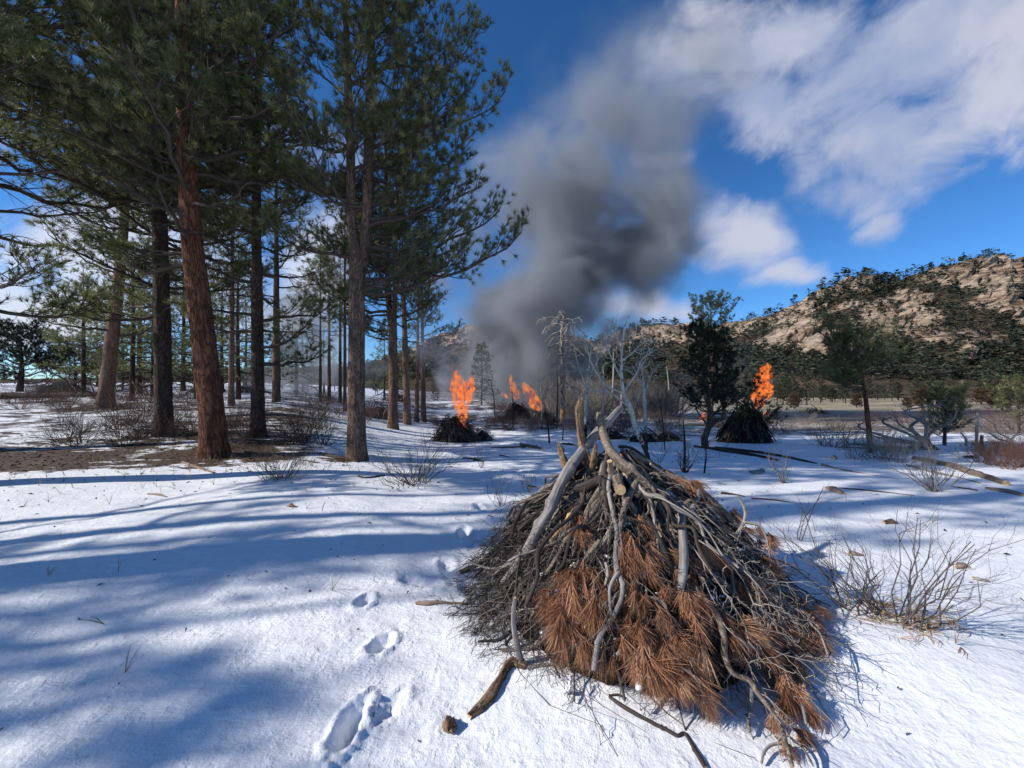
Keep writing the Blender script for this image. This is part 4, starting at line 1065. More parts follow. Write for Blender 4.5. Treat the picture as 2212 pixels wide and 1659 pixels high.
lay('bark_piece', 'grey chunk of weathered wood left of the small bare sapling', 'wood chunk', [(1622, 1021, 7), (1635, 1024, 13), (1648, 1018, 7)], 'grey_wood', seed=13, lift=.4)
lay('bark_piece', 'tiny stump like chunk on bright snow left of the fallen tree', 'wood chunk', [(1800, 992, 9), (1804, 990, 6)], 'brown_log', seed=14)
lay('broken_branch', 'dark stick on the snow below the bare bush at the right', 'branch', [(2057, 1052, 2), (2085, 1056, 3.5), (2112, 1060, 3)], 'dark_log', seed=15)
lay('bark_piece', 'long flat bark slab at the right margin below the thick log', 'bark', [(2131, 1056, 8), (2165, 1062, 14), (2212, 1072, 10)], 'bark_chip', seed=16, lift=.2)
lay('wood_chunk', 'rounded dark wood chunk half sunk in the snow above the big bare shrub', 'wood chunk', [(1908, 1132, 8), (1922, 1131, 12), (1938, 1132, 8)], 'rot_wood', seed=17, jag=.3)
lay('bark_piece', 'small grey bark flake left of the big bare shrub', 'bark', [(1832, 1197, 6), (1845, 1198, 11), (1864, 1200, 4)], 'bark_chip', seed=18, lift=.25)
lay('bark_piece', 'pinkish bark flake right of the big bare shrub', 'bark', [(2064, 1228, 4), (2080, 1224, 14), (2094, 1228, 4)], 'bark_chip', seed=19, lift=.3)
lay('bark_piece', 'small wood flake with twigs at the far right of the big bare shrub', 'bark', [(2102, 1250, 7), (2118, 1254, 8), (2135, 1256, 5)], 'grey_wood', seed=20, lift=.3)
lay('wood_chunk', 'small dark chunk on the open snow at centre left', 'wood chunk', [(621, 1094, 3), (630, 1095, 8), (640, 1096, 3)], 'rot_wood', seed=21)
lay('wood_chunk', 'splintered brown knot of wood alone on the snow at the bottom centre', 'wood chunk', [(973, 1560, 20), (972, 1572, 28), (969, 1584, 22)], 'rot_wood', seed=22, jag=.8, rough=.5, freq=60, k=14)
lay('broken_branch', 'flat weathered stick poking from the left side of the brush pile', 'branch', [(898, 1306, 9), (925, 1306, 13), (955, 1304, 8), (1005, 1305, 5)], 'bark_chip', seed=23, lift=.3)
lay('broken_branch', 'thick curved dark branch bedded in the snow below the pile left', 'branch', [(1134, 1442, 14), (1108, 1436, 17), (1092, 1452, 19), (1072, 1486, 22), (1050, 1520, 22), (1014, 1549, 12)], 'rot_wood', seed=24, k=16, lift=.35, rough=.35, freq=45)
lay('broken_branch', 'slim crooked dark branch lying on the snow at the bottom right', 'branch', [(1316, 1507, 5), (1348, 1530, 8), (1400, 1560, 9), (1440, 1580, 10), (1463, 1592, 10), (1479, 1588, 10), (1495, 1612, 11), (1512, 1642, 12), (1524, 1662, 13)], 'dark_log', seed=25, lift=.5, k=12, rough=.25)
lay('broken_branch', 'grey stick lying along the snow edge joined to the upright stick', 'branch', [(1140, 1447, 9), (1171, 1440, 9), (1208, 1438, 7), (1262, 1442, 6)], 'grey_wood', seed=26)
lay('broken_branch', 'short twig on the snow just below the brown needles', 'branch', [(1315, 1504, 4), (1335, 1503, 5), (1352, 1510, 3)], 'dark_log', seed=27)
lay('broken_branch', 'pale stick in front of the dark trunk bases on the left', 'branch', [(395, 1000, 5), (430, 1012, 5), (462, 1022, 4)], 'bark_chip', seed=28)
lay('broken_branch', 'thin stick on bright snow in front of the grove', 'branch', [(320, 1068, 3), (342, 1070, 5), (360, 1074, 3)], 'bark_chip', seed=29)
lay('fallen_log', 'dark chunk of log just right of the forked pine foot', 'log', [(700, 985, 7), (730, 990, 10), (750, 994, 6)], 'dark_log', seed=30)
lay('broken_branch', 'dark branch lying between the forked pine and the first fire', 'branch', [(775, 1030, 5), (790, 1033, 4), (830, 1028, 4)], 'dark_log', seed=31)
lay('broken_branch', 'dark stick on the snow in front of the first burning pile', 'branch', [(1000, 990, 3), (1020, 992, 5), (1042, 998, 4)], 'dark_log', seed=32)
for i, (u, v, w, l) in enumerate([(1060, 1115, 3, 12), (545, 978, 5, 30), (590, 985, 5, 28), (1090, 985, 3, 22), (1230, 960, 5, 30), (1560, 1045, 2, 20), (2098, 988, 6, 30), (1150, 1050, 3, 20)]):
    lay('broken_branch', ['tiny twig beside the line of footprints', 'dark stick under the brush left of the forked pine', 'second dark stick under the brush left of the forked pine',
                          'small stick on shaded snow at centre', 'dark stick left of the aspen foot', 'faint twig right of the black pine foot', 'dark stick under the fallen tree at right', 'thin twig left of the pile top'][i],
        'branch', [(u - l / 2, v, w), (u, v + 1, w), (u + l / 2, v + 3, w * .6)], 'dark_log', seed=40 + i)

# uprooted tree with bare limbs at the right
def uprooted():
    rng = np.random.default_rng(12)
    B = hit(2003, 972); d = B[1]; k = d / F
    root = link('uprooted_tree', None, None, 'uprooted dead tree with a fan of bare grey limbs lying to the left', 'dead tree', None, None, B)
    P0 = [((u - 2003) * k, 0, (972 - v) * k) for u, v in [(2006, 985), (2004, 965), (1998, 948)]]
    link('stump', log_mesh('stump', P0, [.17, .13, .09], [M['dark_log'], M['rot_wood']], 14, .03, .4, 20, 3, .8, 3), root)
    for i, ln in enumerate([[(1998, 955, 8), (1984, 925, 6), (1970, 900, 4), (1962, 885, 2)], [(1998, 952, 7), (1990, 915, 5), (1980, 890, 3), (1984, 872, 2)], [(2000, 955, 7), (2012, 935, 5), (2020, 905, 3), (2016, 884, 1.5)],
            [(1996, 958, 7), (1960, 940, 5), (1925, 915, 4), (1905, 900, 2)], [(1996, 962, 8), (1950, 955, 6), (1900, 948, 4), (1862, 935, 2)], [(1998, 966, 8), (1940, 968, 6), (1880, 965, 5), (1826, 980, 2)],
            [(1998, 968, 7), (1930, 978, 5), (1880, 984, 4), (1838, 992, 2)], [(1996, 960, 6), (1930, 946, 5), (1885, 925, 3), (1868, 905, 1.5)], [(2002, 950, 6), (1975, 930, 4), (1948, 915, 3), (1940, 890, 1.5)],
            [(1998, 970, 6), (1960, 985, 5), (1920, 1000, 4), (1890, 1003, 2)]]):
        pts = np.array([np.append(np.array([(u - 2003) * k, (rng.random() - .5) * .5 * j, max((972 - v) * k, .02)]), w * k / 2 * 1.2) for j, (u, v, w) in enumerate(ln)])
        c = crom(pts, 16); pl = [(c[:, :3], np.maximum(c[:, 3], .004))]
        for j in range(11):
            s = .15 + .85 * rng.random(); o = path_at(c[:, :3], np.array([s]))[0]
            dd = unit(unit(c[-1, :3] - c[0, :3]) + rng.normal(size=3) * .7)
            pl += bush_polys(rng, o, dd, .45 * (1.2 - s), .010, 1, 3, .7, 0, .25, 5, .6, .2, 0, .5)
        ac = Acc(); ac.polys(pl, 5); link('limb', ac.mesh('limb', [M['grey_wood' if i % 2 else 'twig_grey']]), root)
uprooted()
for i, (lb, ls, mt_, ch) in enumerate([
    ('slim dead grey snag standing at the right with one long arching limb', [[(2110, 976, 6), (2110, 930, 5), (2112, 892, 4)], [(2112, 893, 3), (2130, 905, 3), (2149, 916, 3), (2163, 935, 3), (2176, 948, 2)]], 'twig_grey', (1, 5, .4, .006)),
    ('short charred black post stump beside the slim grey snag', [[(2121, 974, 6), (2120, 955, 6), (2121, 940, 5)]], 'char', None),
    ('crooked dead sapling stub left of the slim grey snag', [[(2087, 963, 5), (2086, 948, 4), (2075, 934, 2)]], 'twig_grey', None),
    ('low dead spreading tree with bare arching limbs near the right edge', [[(2181, 984, 8), (2182, 965, 7), (2184, 948, 5)], [(2182, 955, 4), (2150, 945, 4), (2130, 925, 3), (2118, 918, 2)], [(2183, 950, 4), (2200, 940, 4), (2225, 935, 3)], [(2182, 955, 4), (2160, 962, 4), (2140, 958, 2)], [(2183, 960, 4), (2205, 970, 3), (2230, 968, 2)]], 'twig_grey', (1, 8, .5, .008))]):
    traced('dead_sapling', lb, 'dead tree', ls[0][0][:2], ls, mt_, None, ch, 60 + i, 8)

# ------------------------------------------------------------------ bare shrubs
big1 = shrub_mesh(1, 1.15, .52, 34, 3, 4, 'twig', .0055, 1.05, 90, .12)
shrub(big1, hit(1935, 1338), 'large bare twiggy shrub with dead grass at its foot on the right snow')
shrub(shrub_mesh(2, .55, .24, 9, 2, 4, 'twig_dark', .006, 1.2, 0, .1), hit(1822, 1318), 'low dark bare shrub between the brush pile and the large bare shrub')
shrub(shrub_mesh(3, 1.3, .55, 42, 2, 4, 'twig', .006, 1.05, 0, .2), hit(897, 1042), 'wide bare shrub on the snow left of the footprints')
shrub(shrub_mesh(4, .8, .20, 14, 2, 4, 'twig_dark', .008, 1.35, 0, .2), hit(868, 1050), 'low dark crooked shrub at the left foot of the wide bare shrub')
shrub(shrub_mesh(5, .9, .42, 46, 2, 4, 'twig', .005, .95, 20, .25), hit(605, 1034), 'dense bare shrub in front of the grove, left of the forked pine')
shrub(shrub_mesh(6, .50, .5, 8, 2, 4, 'twig_grey', .010, .8, 0, .04), hit(1695, 1044), 'small bare upright shrub with thick stems on bright snow')
shrub(shrub_mesh(7, .75, .62, 30, 2, 4, 'twig_grey', .007, .85, 0, .05), hit(2020, 1062), 'fan shaped pale bare shrub below the uprooted tree')
shrub(shrub_mesh(8, .35, .38, 7, 2, 4, 'twig', .005, .6, 0, .03), hit(1083, 1092), 'little bare shrub beside the farther footprints')
shrub(shrub_mesh(9, .45, .55, 3, 2, 5, 'twig', .0055, .35, 0, .03), hit(1719, 1166), 'thin bare sapling shrub in dappled shade right of the pile')
shrub(shrub_mesh(10, .5, .45, 16, 2, 4, 'twig_dark', .009, .7, 0, .06), hit(1478, 1020), 'bare upright shrub stems in front of the black pine')
shrub(shrub_mesh(11, .3, .5, 6, 2, 4, 'twig', .006, .5, 0, .05), hit(1424, 1000), 'tiny bare shrub right of the near leaning aspen')
shrub(shrub_mesh(12, .35, .4, 7, 1, 4, 'twig_dark', .006, .5, 0, .05), hit(1040, 1011), 'tiny bare shrub below the first fire')
shrub(shrub_mesh(13, .3, .35, 6, 1, 4, 'twig', .006, .5, 0, .05), hit(1140, 1063), 'tiny forked bare shrub left of the grey leaning log')
mids = [(shrub_mesh(50 + i, 1.5, .75, 26, 2, 4, mt_, .009, 1.05, 0, .3)[0], mt_) for i, mt_ in enumerate(['twig_dark', 'twig', 'twig_grey', 'twig_red', 'twig_red'])]
rng = np.random.default_rng(31)
regs = [('bare brush round the feet of the left grove', 'dark bare brush growing round the feet of the left grove', [0, 0, 1, 3], 44, (130, 700), (893, 965), (.45, .95)),
        ('brush between the fires and the snag', 'brown bare brush on the patchy snow between the fires and the snag', [1, 3, 3, 2], 150, (1050, 1480), (880, 935), (.4, .95)),
        ('brush on the meadow edge', 'bare brush at the edge of the meadow on the right', [3, 3, 1, 2], 26, (1640, 2212), (878, 935), (.6, 1.2)),
        ('brush behind the forked pine', 'thin bare brush on the snow behind the forked pine', [1, 3, 2], 22, (640, 960), (858, 915), (.5, 1.0)),
        ('brush by the right margin', 'reddish bare brush below the right snags', [3, 4], 14, (2105, 2240), (975, 1020), (.3, .6)),
        ('brush on the left rise', 'low bare brush on the rise behind the leftmost trunk', [0, 1, 3], 40, (0, 420), (828, 890), (.5, 1.0)),
        ('brush behind the dead snag', 'grey leafless thicket behind the dead snag and aspens', [2, 2, 1], 52, (1200, 1460), (877, 900), (2.0, 3.8))]
for grp, lb, kinds, n_, ur_, vr_, sr_ in regs:
    for i in range(n_):
        u_ = rng.uniform(*ur_); B = hit(u_, rng.uniform(*vr_)); me, mt__ = mids[kinds[i % len(kinds)]]
        w_ = where(u_, [(130, 'at the far left edge'), (228, 'left of the leaning pinkish trunk'), (300, 'right of the leaning pinkish trunk'), (400, 'by the dark straight trunk'), (480, 'by the red barked trunk'), (600, 'by the slim grey brown pine'),
             (771, 'left of the forked pine'), (870, 'right of the forked pine'), (960, 'by the three slim pines'), (1060, 'right of the first fire'), (1110, 'left of the middle fires'), (1160, 'below the middle fires'), (1215, 'left of the dead snag'), (1270, 'right of the dead snag'),
             (1340, 'behind the leaning grey log'), (1400, 'behind the leaning aspen'), (1500, 'left of the black pine'), (1700, 'right of the third pile'), (1860, 'left of the small green pine'), (2010, 'left of the uprooted tree'), (2110, 'by the slim grey snag'), (9999, 'at the right margin')])
        lb = {'twig_dark': 'dark', 'twig': 'brown', 'twig_grey': 'grey', 'twig_red': 'reddish'}[mt__] + (' bare brush ' if B[1] < 22 else ' distant bare brush ') + w_; grp = lb.replace('brush', 'brushes', 1)
        o = link('bare_brush', me, None, lb, 'brush', grp, None, B, rng.uniform(0, 6.28), rng.uniform(*sr_))
for i, (u, v, s_) in enumerate([(1850, 992, .7), (1890, 990, .8), (1925, 994, .8), (1960, 1000, .7), (1905, 975, .8), (1950, 980, .8)]):
    link('bare_brush', mids[2][0], None, 'tangle of grey dead twigs under the limbs of the uprooted tree', 'brush', 'twigs under the uprooted tree', None, hit(u, v), i * 1.7, s_)
for i, (u, v, s_, k_i) in enumerate([(1800, 966, .95, 4), (1840, 962, .9, 3), (1775, 962, .7, 3), (2150, 1005, .5, 4), (2195, 1010, .6, 3), (2120, 1000, .6, 1), (1555, 925, .9, 1), (1600, 915, .9, 3)]):
    link('bare_brush', mids[k_i][0], None, ['low reddish brush heap right of the third pile', 'reddish twigs beside the small green pine trunk', 'left end of the reddish brush right of the third pile', 'reddish brush left of the right margin',
         'reddish brush at the right margin', 'brown brush beside the thick log', 'brown brush behind the crooked black pine', 'brown brush just left of the third pile'][i], 'brush', None, None, hit(u, v), i * 1.1, s_)

# stalks, chips and needles strewn over the snow
def scatter():
    rng = np.random.default_rng(3)
    O = []; n = 0
    while len(O) < 330:
        x, y = rng.uniform(-8, 5), rng.uniform(2, 9)
        bm, _ = bare_maps(np.array([x]), np.array([y]))
        if rng.random() < .03 + bm[0] * 1.3: O.append(onz(x, y))
    O = np.array(O); D = unit(np.stack([rng.normal(size=len(O)) * .2, rng.normal(size=len(O)) * .2, np.ones(len(O))], -1))
    V, T, A = needles(O, D, .16, 5, .55, .004, rng, 0, .2, 2)
    o = link('dry_grass', mkmesh('dry_grass', V, None, T, [M['grass']], False, {'var': A}), kind='stuff', label='sparse dry grass stalks poking through the snow', cat='grass')
    P = []
    while len(P) < 3600:
        x, y = rng.uniform(-13, 6), 1.5 + rng.random() ** 1.2 * 14
        bm, _ = bare_maps(np.array([x]), np.array([y]))
        if rng.random() < .035 + bm[0] ** 1.5 * 1.2: P.append(onz(x, y, .004))
    P = np.array(P); M_ = len(P)
    a = rng.random(M_) * 6.28; L = .006 + (.03 * rng.random(M_) ** 3 + .012) * np.clip(P[:, 1] / 6, .25, 1.3); wv = L * .3
    dx, dy = np.cos(a), np.sin(a)
    e = np.stack([dx * L, dy * L, rng.normal(size=M_) * .006], -1); s = np.stack([-dy * wv, dx * wv, rng.normal(size=M_) * .004], -1); up = np.zeros_like(e); up[:, 2] = .012
    V = np.stack([P - e, P + s + up, P + e, P - s + up * .3], 1).reshape(-1, 3)
    i = np.arange(M_)[:, None] * 4
    link('forest_litter', mkmesh('forest_litter', V, None, np.concatenate([i + [0, 1, 2], i + [0, 2, 3], i + [0, 3, 1]]), [M['litter']], False, {'var': np.repeat(rng.random(M_), 4)}), kind='stuff',
         label='bark chips, cones and needles strewn over the snow', cat='litter')
scatter()

# ------------------------------------------------------------------ other slash piles
def stick_set(mats, L, r, n, seed, k=6):
    out = []
    for i in range(n):
        rng = np.random.default_rng(seed + i)
        P = np.cumsum(np.vstack([[0, 0, 0], np.tile([0, 0, L / 5], (5, 1)) + rng.normal(size=(5, 3)) * L * .03]), axis=0)
        out.append(log_mesh('stick', P, np.linspace(r, r * .6, 6) * rng.uniform(.7, 1.3), [M[mats[i % len(mats)]], M['cut_end']], k, r * 2.2, .2, 25, seed + i, .3, 1))
    return out
from mathutils import Matrix, Quaternion
def aim(o, p, d, roll=0.0, s=1.0):
    q = Vector(d).to_track_quat('Z', 'Y') @ Quaternion((0, 0, 1), roll)
    o.rotation_mode = 'QUATERNION'; o.rotation_quaternion = q; o.location = [float(t) for t in p]; o.scale = (s, s, s)
def heap(label, B, R_, H, n, mats, L, r, seed, core='core', tangle=0, tmat='twig_dark', spread=1.0, name='slash_pile', flat=.0):
    rng = np.random.default_rng(seed)
    root = link(name, None, None, label, 'brush pile', None, None, B); root.empty_display_size = .2
    ms = stick_set(mats, L, r, 6, seed)
    for i in range(n):
        a = rng.random() * 6.283; t = rng.random() ** .8
        rb = R_ * (1.02 - .55 * (1 - t)) ; zb = H * .75 * (1 - t)
        p = np.array([math.cos(a) * rb, math.sin(a) * rb * .9, zb - .03])
        ap = np.array([rng.normal() * R_ * .12, rng.normal() * R_ * .12, H * (1.0 + .12 * rng.random())]) + (rng.normal(size=3) * R_ * flat)
        o = link('stick', ms[i % 6], root); aim(o, p, unit(ap - p), rng.random() * 6, rng.uniform(.6, 1.1) * (1 if t > .4 else .75))
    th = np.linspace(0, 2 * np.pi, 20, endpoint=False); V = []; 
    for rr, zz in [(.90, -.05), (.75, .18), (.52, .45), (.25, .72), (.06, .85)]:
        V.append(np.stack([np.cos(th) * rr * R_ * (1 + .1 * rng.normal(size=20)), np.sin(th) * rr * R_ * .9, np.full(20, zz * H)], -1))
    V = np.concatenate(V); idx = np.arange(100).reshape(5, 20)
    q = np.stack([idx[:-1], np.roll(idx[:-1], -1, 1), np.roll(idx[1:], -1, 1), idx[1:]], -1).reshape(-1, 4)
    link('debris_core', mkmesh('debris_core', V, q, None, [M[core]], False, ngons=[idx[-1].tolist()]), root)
    if tangle:
        pl = []
        for i in range(tangle):
            a = rng.random() * 6.283; t = rng.random(); rb = R_ * (.3 + .75 * t)
            p = np.array([math.cos(a) * rb, math.sin(a) * rb * .9, H * (1 - t) * .95])
            dd = unit(np.array([math.cos(a), math.sin(a), -.5]) + rng.normal(size=3) * .6)
            pl += bush_polys(rng, p, dd, R_ * .35, .008, 1, 3, .7, 0, .2, 5, .6, .2, 0, .5)
        ac = Acc(); ac.polys(pl, 3); link('twigs', ac.mesh('twigs', [M[tmat]]), root)['kind'] = 'stuff'
    return root
BP2 = hit(975, 957); BP3 = hit(1637, 958)
k2 = BP2[1] / F; k3 = BP3[1] / F
BP2 = BP2 + [0, 50 * k2, 0]; BP2[2] = base_z(BP2[0], BP2[1]); BP3 = BP3 + [0, 45 * k3, 0]; BP3[2] = base_z(BP3[0], BP3[1])
heap('first burning pile of dark sticks with flames on its right side, left of centre', BP2, 56 * k2, 66 * k2, 150, ['dark_log', 'brown_log', 'dark_log'], .42, .017, 400, tangle=260, flat=.16)
heap('third burning pile of upright cut poles topped with green boughs, right of centre', BP3, 62 * k3, 84 * k3, 110, ['dark_log', 'char', 'dark_log'], 1.0, .036, 420, tangle=50)
Bg2 = hit(1042, 951)
heap('small grey heap of dead twigs right beside the first burning pile', Bg2, 26 * Bg2[1] / F, 26 * Bg2[1] / F, 25, ['brown_log'], .3, .012, 440, tangle=130, tmat='twig_grey', flat=.4)
for i, (u, d_, R_, H_, tm, lb) in enumerate([(135, 24, 1.5, .95, 'twig_red', 'large brown brush heap on the skyline at the far left'), (455, 26, 1.1, .75, 'twig', 'brown brush heap behind the red barked pine'),
        (545, 25, 1.0, .5, 'twig_grey', 'small brush heap right of the thin pinkish pine'), (818, 19, 1.0, .62, 'twig_red', 'brown brush heap just right of the forked pine trunk'), (860, 33, 1.4, .7, 'twig_dark', 'far dark brush heap behind the three slim pines'),
        (1310, 15.5, .8, .45, 'twig_dark', 'dark brush heap behind the leaning log of the near pile'), (1395, 14.5, .75, .35, 'twig_dark', 'low dark heap of cut wood behind the aspens'), (1440, 15, .6, .4, 'twig_grey', 'grey heap of sticks left of the black pine'),
        (1760, 40, 1.2, .5, 'twig_red', 'far low brush heap on the meadow right of the third pile')]):
    B = onz((u - 1106) / F * d_, d_)
    heap(lb, B, R_, H_, 26, ['brown_log', 'dark_log', 'grey_wood'], R_ * .9, .02 * (1 + d_ / 30), 460 + i * 10, tangle=170, tmat=tm, flat=.35, core='core')
# green boughs thrown over the third pile
rng = np.random.default_rng(5)
tips = []; dirs = []
for (u, v, ru, rv, n) in [(1615, 885, 42, 22, 120), (1650, 900, 34, 18, 90), (1590, 905, 26, 18, 60), (1682, 883, 16, 12, 24), (1638, 868, 22, 12, 36)]:
    for i in range(n):
        p = Wp(u + rng.normal() * ru * .6, v + rng.normal() * rv * .6, BP3[1] + rng.normal() * .35 - .35)
        tips.append(p - BP3); dirs.append(unit(p - BP3 - [0, 0, .3] + rng.normal(size=3) * .3 + [0, 0, .2]))
V, T, A = needles(np.array(tips), np.array(dirs), .13, 18, 1.3, .015, rng, .1)
o = link('pine_boughs', mkmesh('pine_boughs', V, None, T, [M['needle_dark2']], False, {'var': A}), None, 'green pine boughs thrown over the top of the third pile', 'boughs', None, 'thing', BP3)

# ------------------------------------------------------------------ the near brush pile
PC = np.array([0.80, 2.98])
def pile_z(x, y):
    dx = np.asarray(x) - PC[0]; dy = np.asarray(y) - PC[1]
    rx = np.where(dx > 0, 1.16, 1.10); ry = np.where(dy > 0, 1.05, 1.18)
    lob = 1 + .06 * np.sin(3 * np.arctan2(dy, dx) + .6)
    rho = np.sqrt((dx / rx) ** 2 + (dy / ry) ** 2) / lob
    return base_z(x, y) + np.maximum(.98 * (1 - rho ** 1.22), -.15), rho
_PD = np.linspace(1.3, 4.4, 900)
def pd(u, v):
    x = (u - 1106) / F * _PD; z = CH + (829.5 - v) / F * _PD
    s = np.maximum(pile_z(x, _PD)[0], base_z(x, _PD)); g = z - s
    k = np.nonzero(g < 0)[0]
    if len(k): return float(_PD[k[0]])
    sel = (_PD > 2.0) & (_PD < 3.6)
    return float(_PD[sel][np.argmin(g[sel])])
def branch(label, pts, mat, end='cut_end', seed=0, lift=.05, k=12, d=None, rough=.16, jag=.35, knots=3, freq=40, name='branch', kids=None, kmat=None, cat='branch', group='branches laid on the near brush pile', cone=None):
    """pts (u, v, width); distance follows the pile surface (smoothed) or is given as d=(first, last)"""
    n = len(pts)
    if d is None:
        ds = np.array([pd(u, v) for u, v, w in pts])
        for _ in range(2):
            e = np.concatenate([[ds[0]], ds, [ds[-1]]]); ds = np.minimum(ds, (e[:-2] + 2 * e[1:-1] + e[2:]) / 4) * .5 + .5 * (e[:-2] + 2 * e[1:-1] + e[2:]) / 4
        ds = ds - lift
    else: ds = np.interp(np.linspace(0, 1, n), np.linspace(0, 1, len(d)), d)
    P = np.array([Wp(u, v, q) for (u, v, w), q in zip(pts, ds)]); R = np.array([w / F * q / 2 for (u, v, w), q in zip(pts, ds)])
    o = P[len(P) // 2].copy()
    me = log_mesh(name, P - o, R, [M[mat], M[end]], k, max(.006, float(np.mean(R)) * .5), rough, freq, seed, jag, knots)
    if kids:
        root = link(name, me, None, label, cat, group, None, o)
        rng = np.random.default_rng(seed + 100); nk, L, r, lev = kids
        c = crom(np.hstack([P - o, R[:, None]]), 30); pl = []
        for i in range(nk):
            s = .1 + .9 * rng.random(); oo = path_at(c[:, :3], np.array([s]))[0]; f = unit(c[-1, :3] - c[0, :3])
            sd_ = rng.normal(size=3); sd_[1] -= .3; sd_ = unit(sd_ - f * np.dot(sd_, f))
            pl += bush_polys(rng, oo, unit(f * .9 + sd_ * .8), L * (.5 + .9 * rng.random()), r, lev, 3, .55, -.15, .2, 6, .7, .25, 0, .55)
        ac = Acc(); ac.polys(pl, 4); link('twigs', ac.mesh('twigs', [M[kmat or mat]]), root)['kind'] = 'stuff'
        return root
    return link(name, me, None, label, cat, group, None, o)
branch('upright hollow rotten log, tallest piece on top of the near pile', [(1254, 866, 12), (1251, 890, 17), (1252, 917, 17), (1256, 945, 16), (1262, 975, 18), (1275, 1010, 24), (1284, 1036, 26)], 'rot_wood', 'rot_wood', 1, d=(2.95, 2.95, 2.9), k=18, rough=.45, jag=1.2, freq=55, name='log', cat='log')
branch('short splintered shard right of the upright hollow log', [(1288, 962, 5), (1284, 985, 12), (1280, 1005, 14), (1276, 1030, 15)], 'rot_wood', 'rot_wood', 2, d=(2.9, 2.88), k=12, rough=.5, jag=1.5, freq=60, name='log', cat='log')
branch('short jagged brown shard left of the long grey leaning log', [(1206, 960, 7), (1213, 980, 14), (1222, 1003, 15), (1232, 1025, 15)], 'rot_wood', 'rot_wood', 3, d=(3.0, 2.9), k=12, rough=.45, jag=1.5, freq=60, name='log', cat='log')
branch('long weathered grey log leaning across the pile to the lower left', [(1340, 882, 14), (1318, 906, 17), (1274, 952, 19), (1246, 990, 24), (1222, 1026, 26), (1204, 1061, 25), (1186, 1105, 24), (1163, 1143, 22), (1140, 1188, 20), (1112, 1228, 17), (1086, 1258, 12)], 'grey_wood', 'grey_wood', 4, d=(3.25, 3.0, 2.78, 2.62, 2.55, 2.6), k=20, rough=.14, name='log', cat='log', knots=7)
branch('pale ended log leaning back to the upper left of the pile top', [(1295, 894, 15), (1301, 930, 15), (1310, 957, 16), (1322, 980, 18), (1345, 1000, 21), (1372, 1026, 24), (1398, 1050, 26), (1420, 1085, 26)], 'brown_log', 'cut_end', 5, d=(3.05, 2.85, 2.7, 2.62), k=16, name='log', cat='log', knots=6, rough=.2)
branch('stubby lichen spotted log with a round cut end facing up', [(1317, 996, 13), (1320, 1012, 14), (1324, 1035, 17)], 'brown_log', 'cut_end', 6, d=(2.62, 2.66), jag=0, name='log', cat='log')
branch('short thick log showing its round pale cut end to the camera', [(1340, 1058, 23), (1333, 1042, 22), (1322, 1020, 18)], 'brown_log', 'cut_end', 7, d=(2.48, 2.75), jag=0, name='log', cat='log', k=18, rough=.08)
branch('short dark log lying level below the upright hollow log', [(1312, 1032, 19), (1290, 1040, 20), (1265, 1050, 19), (1243, 1056, 15)], 'dark_log', 'cut_end', 8, d=(2.66, 2.74), name='log', cat='log', rough=.2)
branch('slender grey pole running straight down the middle of the pile', [(1319, 1026, 11), (1315, 1059, 11), (1325, 1112, 11), (1333, 1147, 11), (1330, 1190, 11), (1331, 1215, 12), (1335, 1238, 14), (1345, 1262, 12), (1341, 1298, 11), (1319, 1340, 11), (1298, 1370, 11), (1288, 1405, 11), (1283, 1446, 12)], 'grey_wood', 'grey_wood', 9, lift=.10, knots=6)
branch('thin fork loop beside the lower half of the slender grey pole', [(1334, 1238, 7), (1324, 1255, 7), (1317, 1275, 6), (1318, 1305, 6), (1321, 1334, 6)], 'grey_wood', 'grey_wood', 10, lift=.11)
branch('lichen covered branch slanting from the middle to the lower left', [(1296, 1168, 10), (1262, 1208, 11), (1226, 1236, 12), (1197, 1262, 10), (1168, 1298, 8), (1143, 1340, 5)], 'brown_log', 'cut_end', 11, lift=.08, kids=(4, .12, .004, 1), kmat='twig')
branch('mottled log with a slanting cut lower end in the upper middle', [(1308, 1060, 15), (1292, 1088, 17), (1274, 1115, 17), (1259, 1146, 15)], 'brown_log', 'cut_end', 12, lift=.07, name='log', cat='log')
branch('yellow peeled stick on the upper left of the pile', [(1235, 1110, 12), (1215, 1136, 13), (1196, 1160, 12), (1181, 1181, 9)], 'stripped', 'stripped', 13, lift=.07, rough=.12)
branch('long bark covered branch forming the left slope of the pile', [(1183, 1103, 9), (1156, 1108, 10), (1121, 1131, 10), (1095, 1155, 10), (1070, 1186, 10), (1046, 1210, 9), (1030, 1220, 10), (994, 1236, 10)], 'brown_log', 'brown_log', 14, lift=.05, kids=(5, .18, .004, 1), kmat='twig_dark')
branch('pale branch stub pointing right with a yellow broken tip', [(1420, 1056, 5), (1408, 1053, 12), (1392, 1060, 13), (1376, 1070, 12)], 'brown_log', 'stripped', 15, lift=.12)
branch('lichen spotted branch curving down right of the middle', [(1410, 1064, 10), (1419, 1082, 12), (1436, 1117, 13), (1451, 1148, 12), (1461, 1182, 10), (1466, 1215, 8)], 'brown_log', 'cut_end', 16, lift=.07, knots=4)
branch('grey log chunk leaning just right of the round cut end', [(1382, 1021, 15), (1374, 1042, 14), (1362, 1066, 15), (1352, 1090, 15), (1342, 1122, 12)], 'brown_log', 'cut_end', 17, lift=.12, name='log', cat='log')
branch('big smooth silver grey stub standing on the right face of the pile', [(1467, 1088, 10), (1471, 1108, 15), (1473, 1135, 16), (1475, 1165, 18), (1477, 1202, 20), (1475, 1235, 18), (1471, 1272, 14)], 'grey_wood', 'grey_wood', 18, lift=.17, rough=.07, k=18, name='log', cat='log', knots=2)
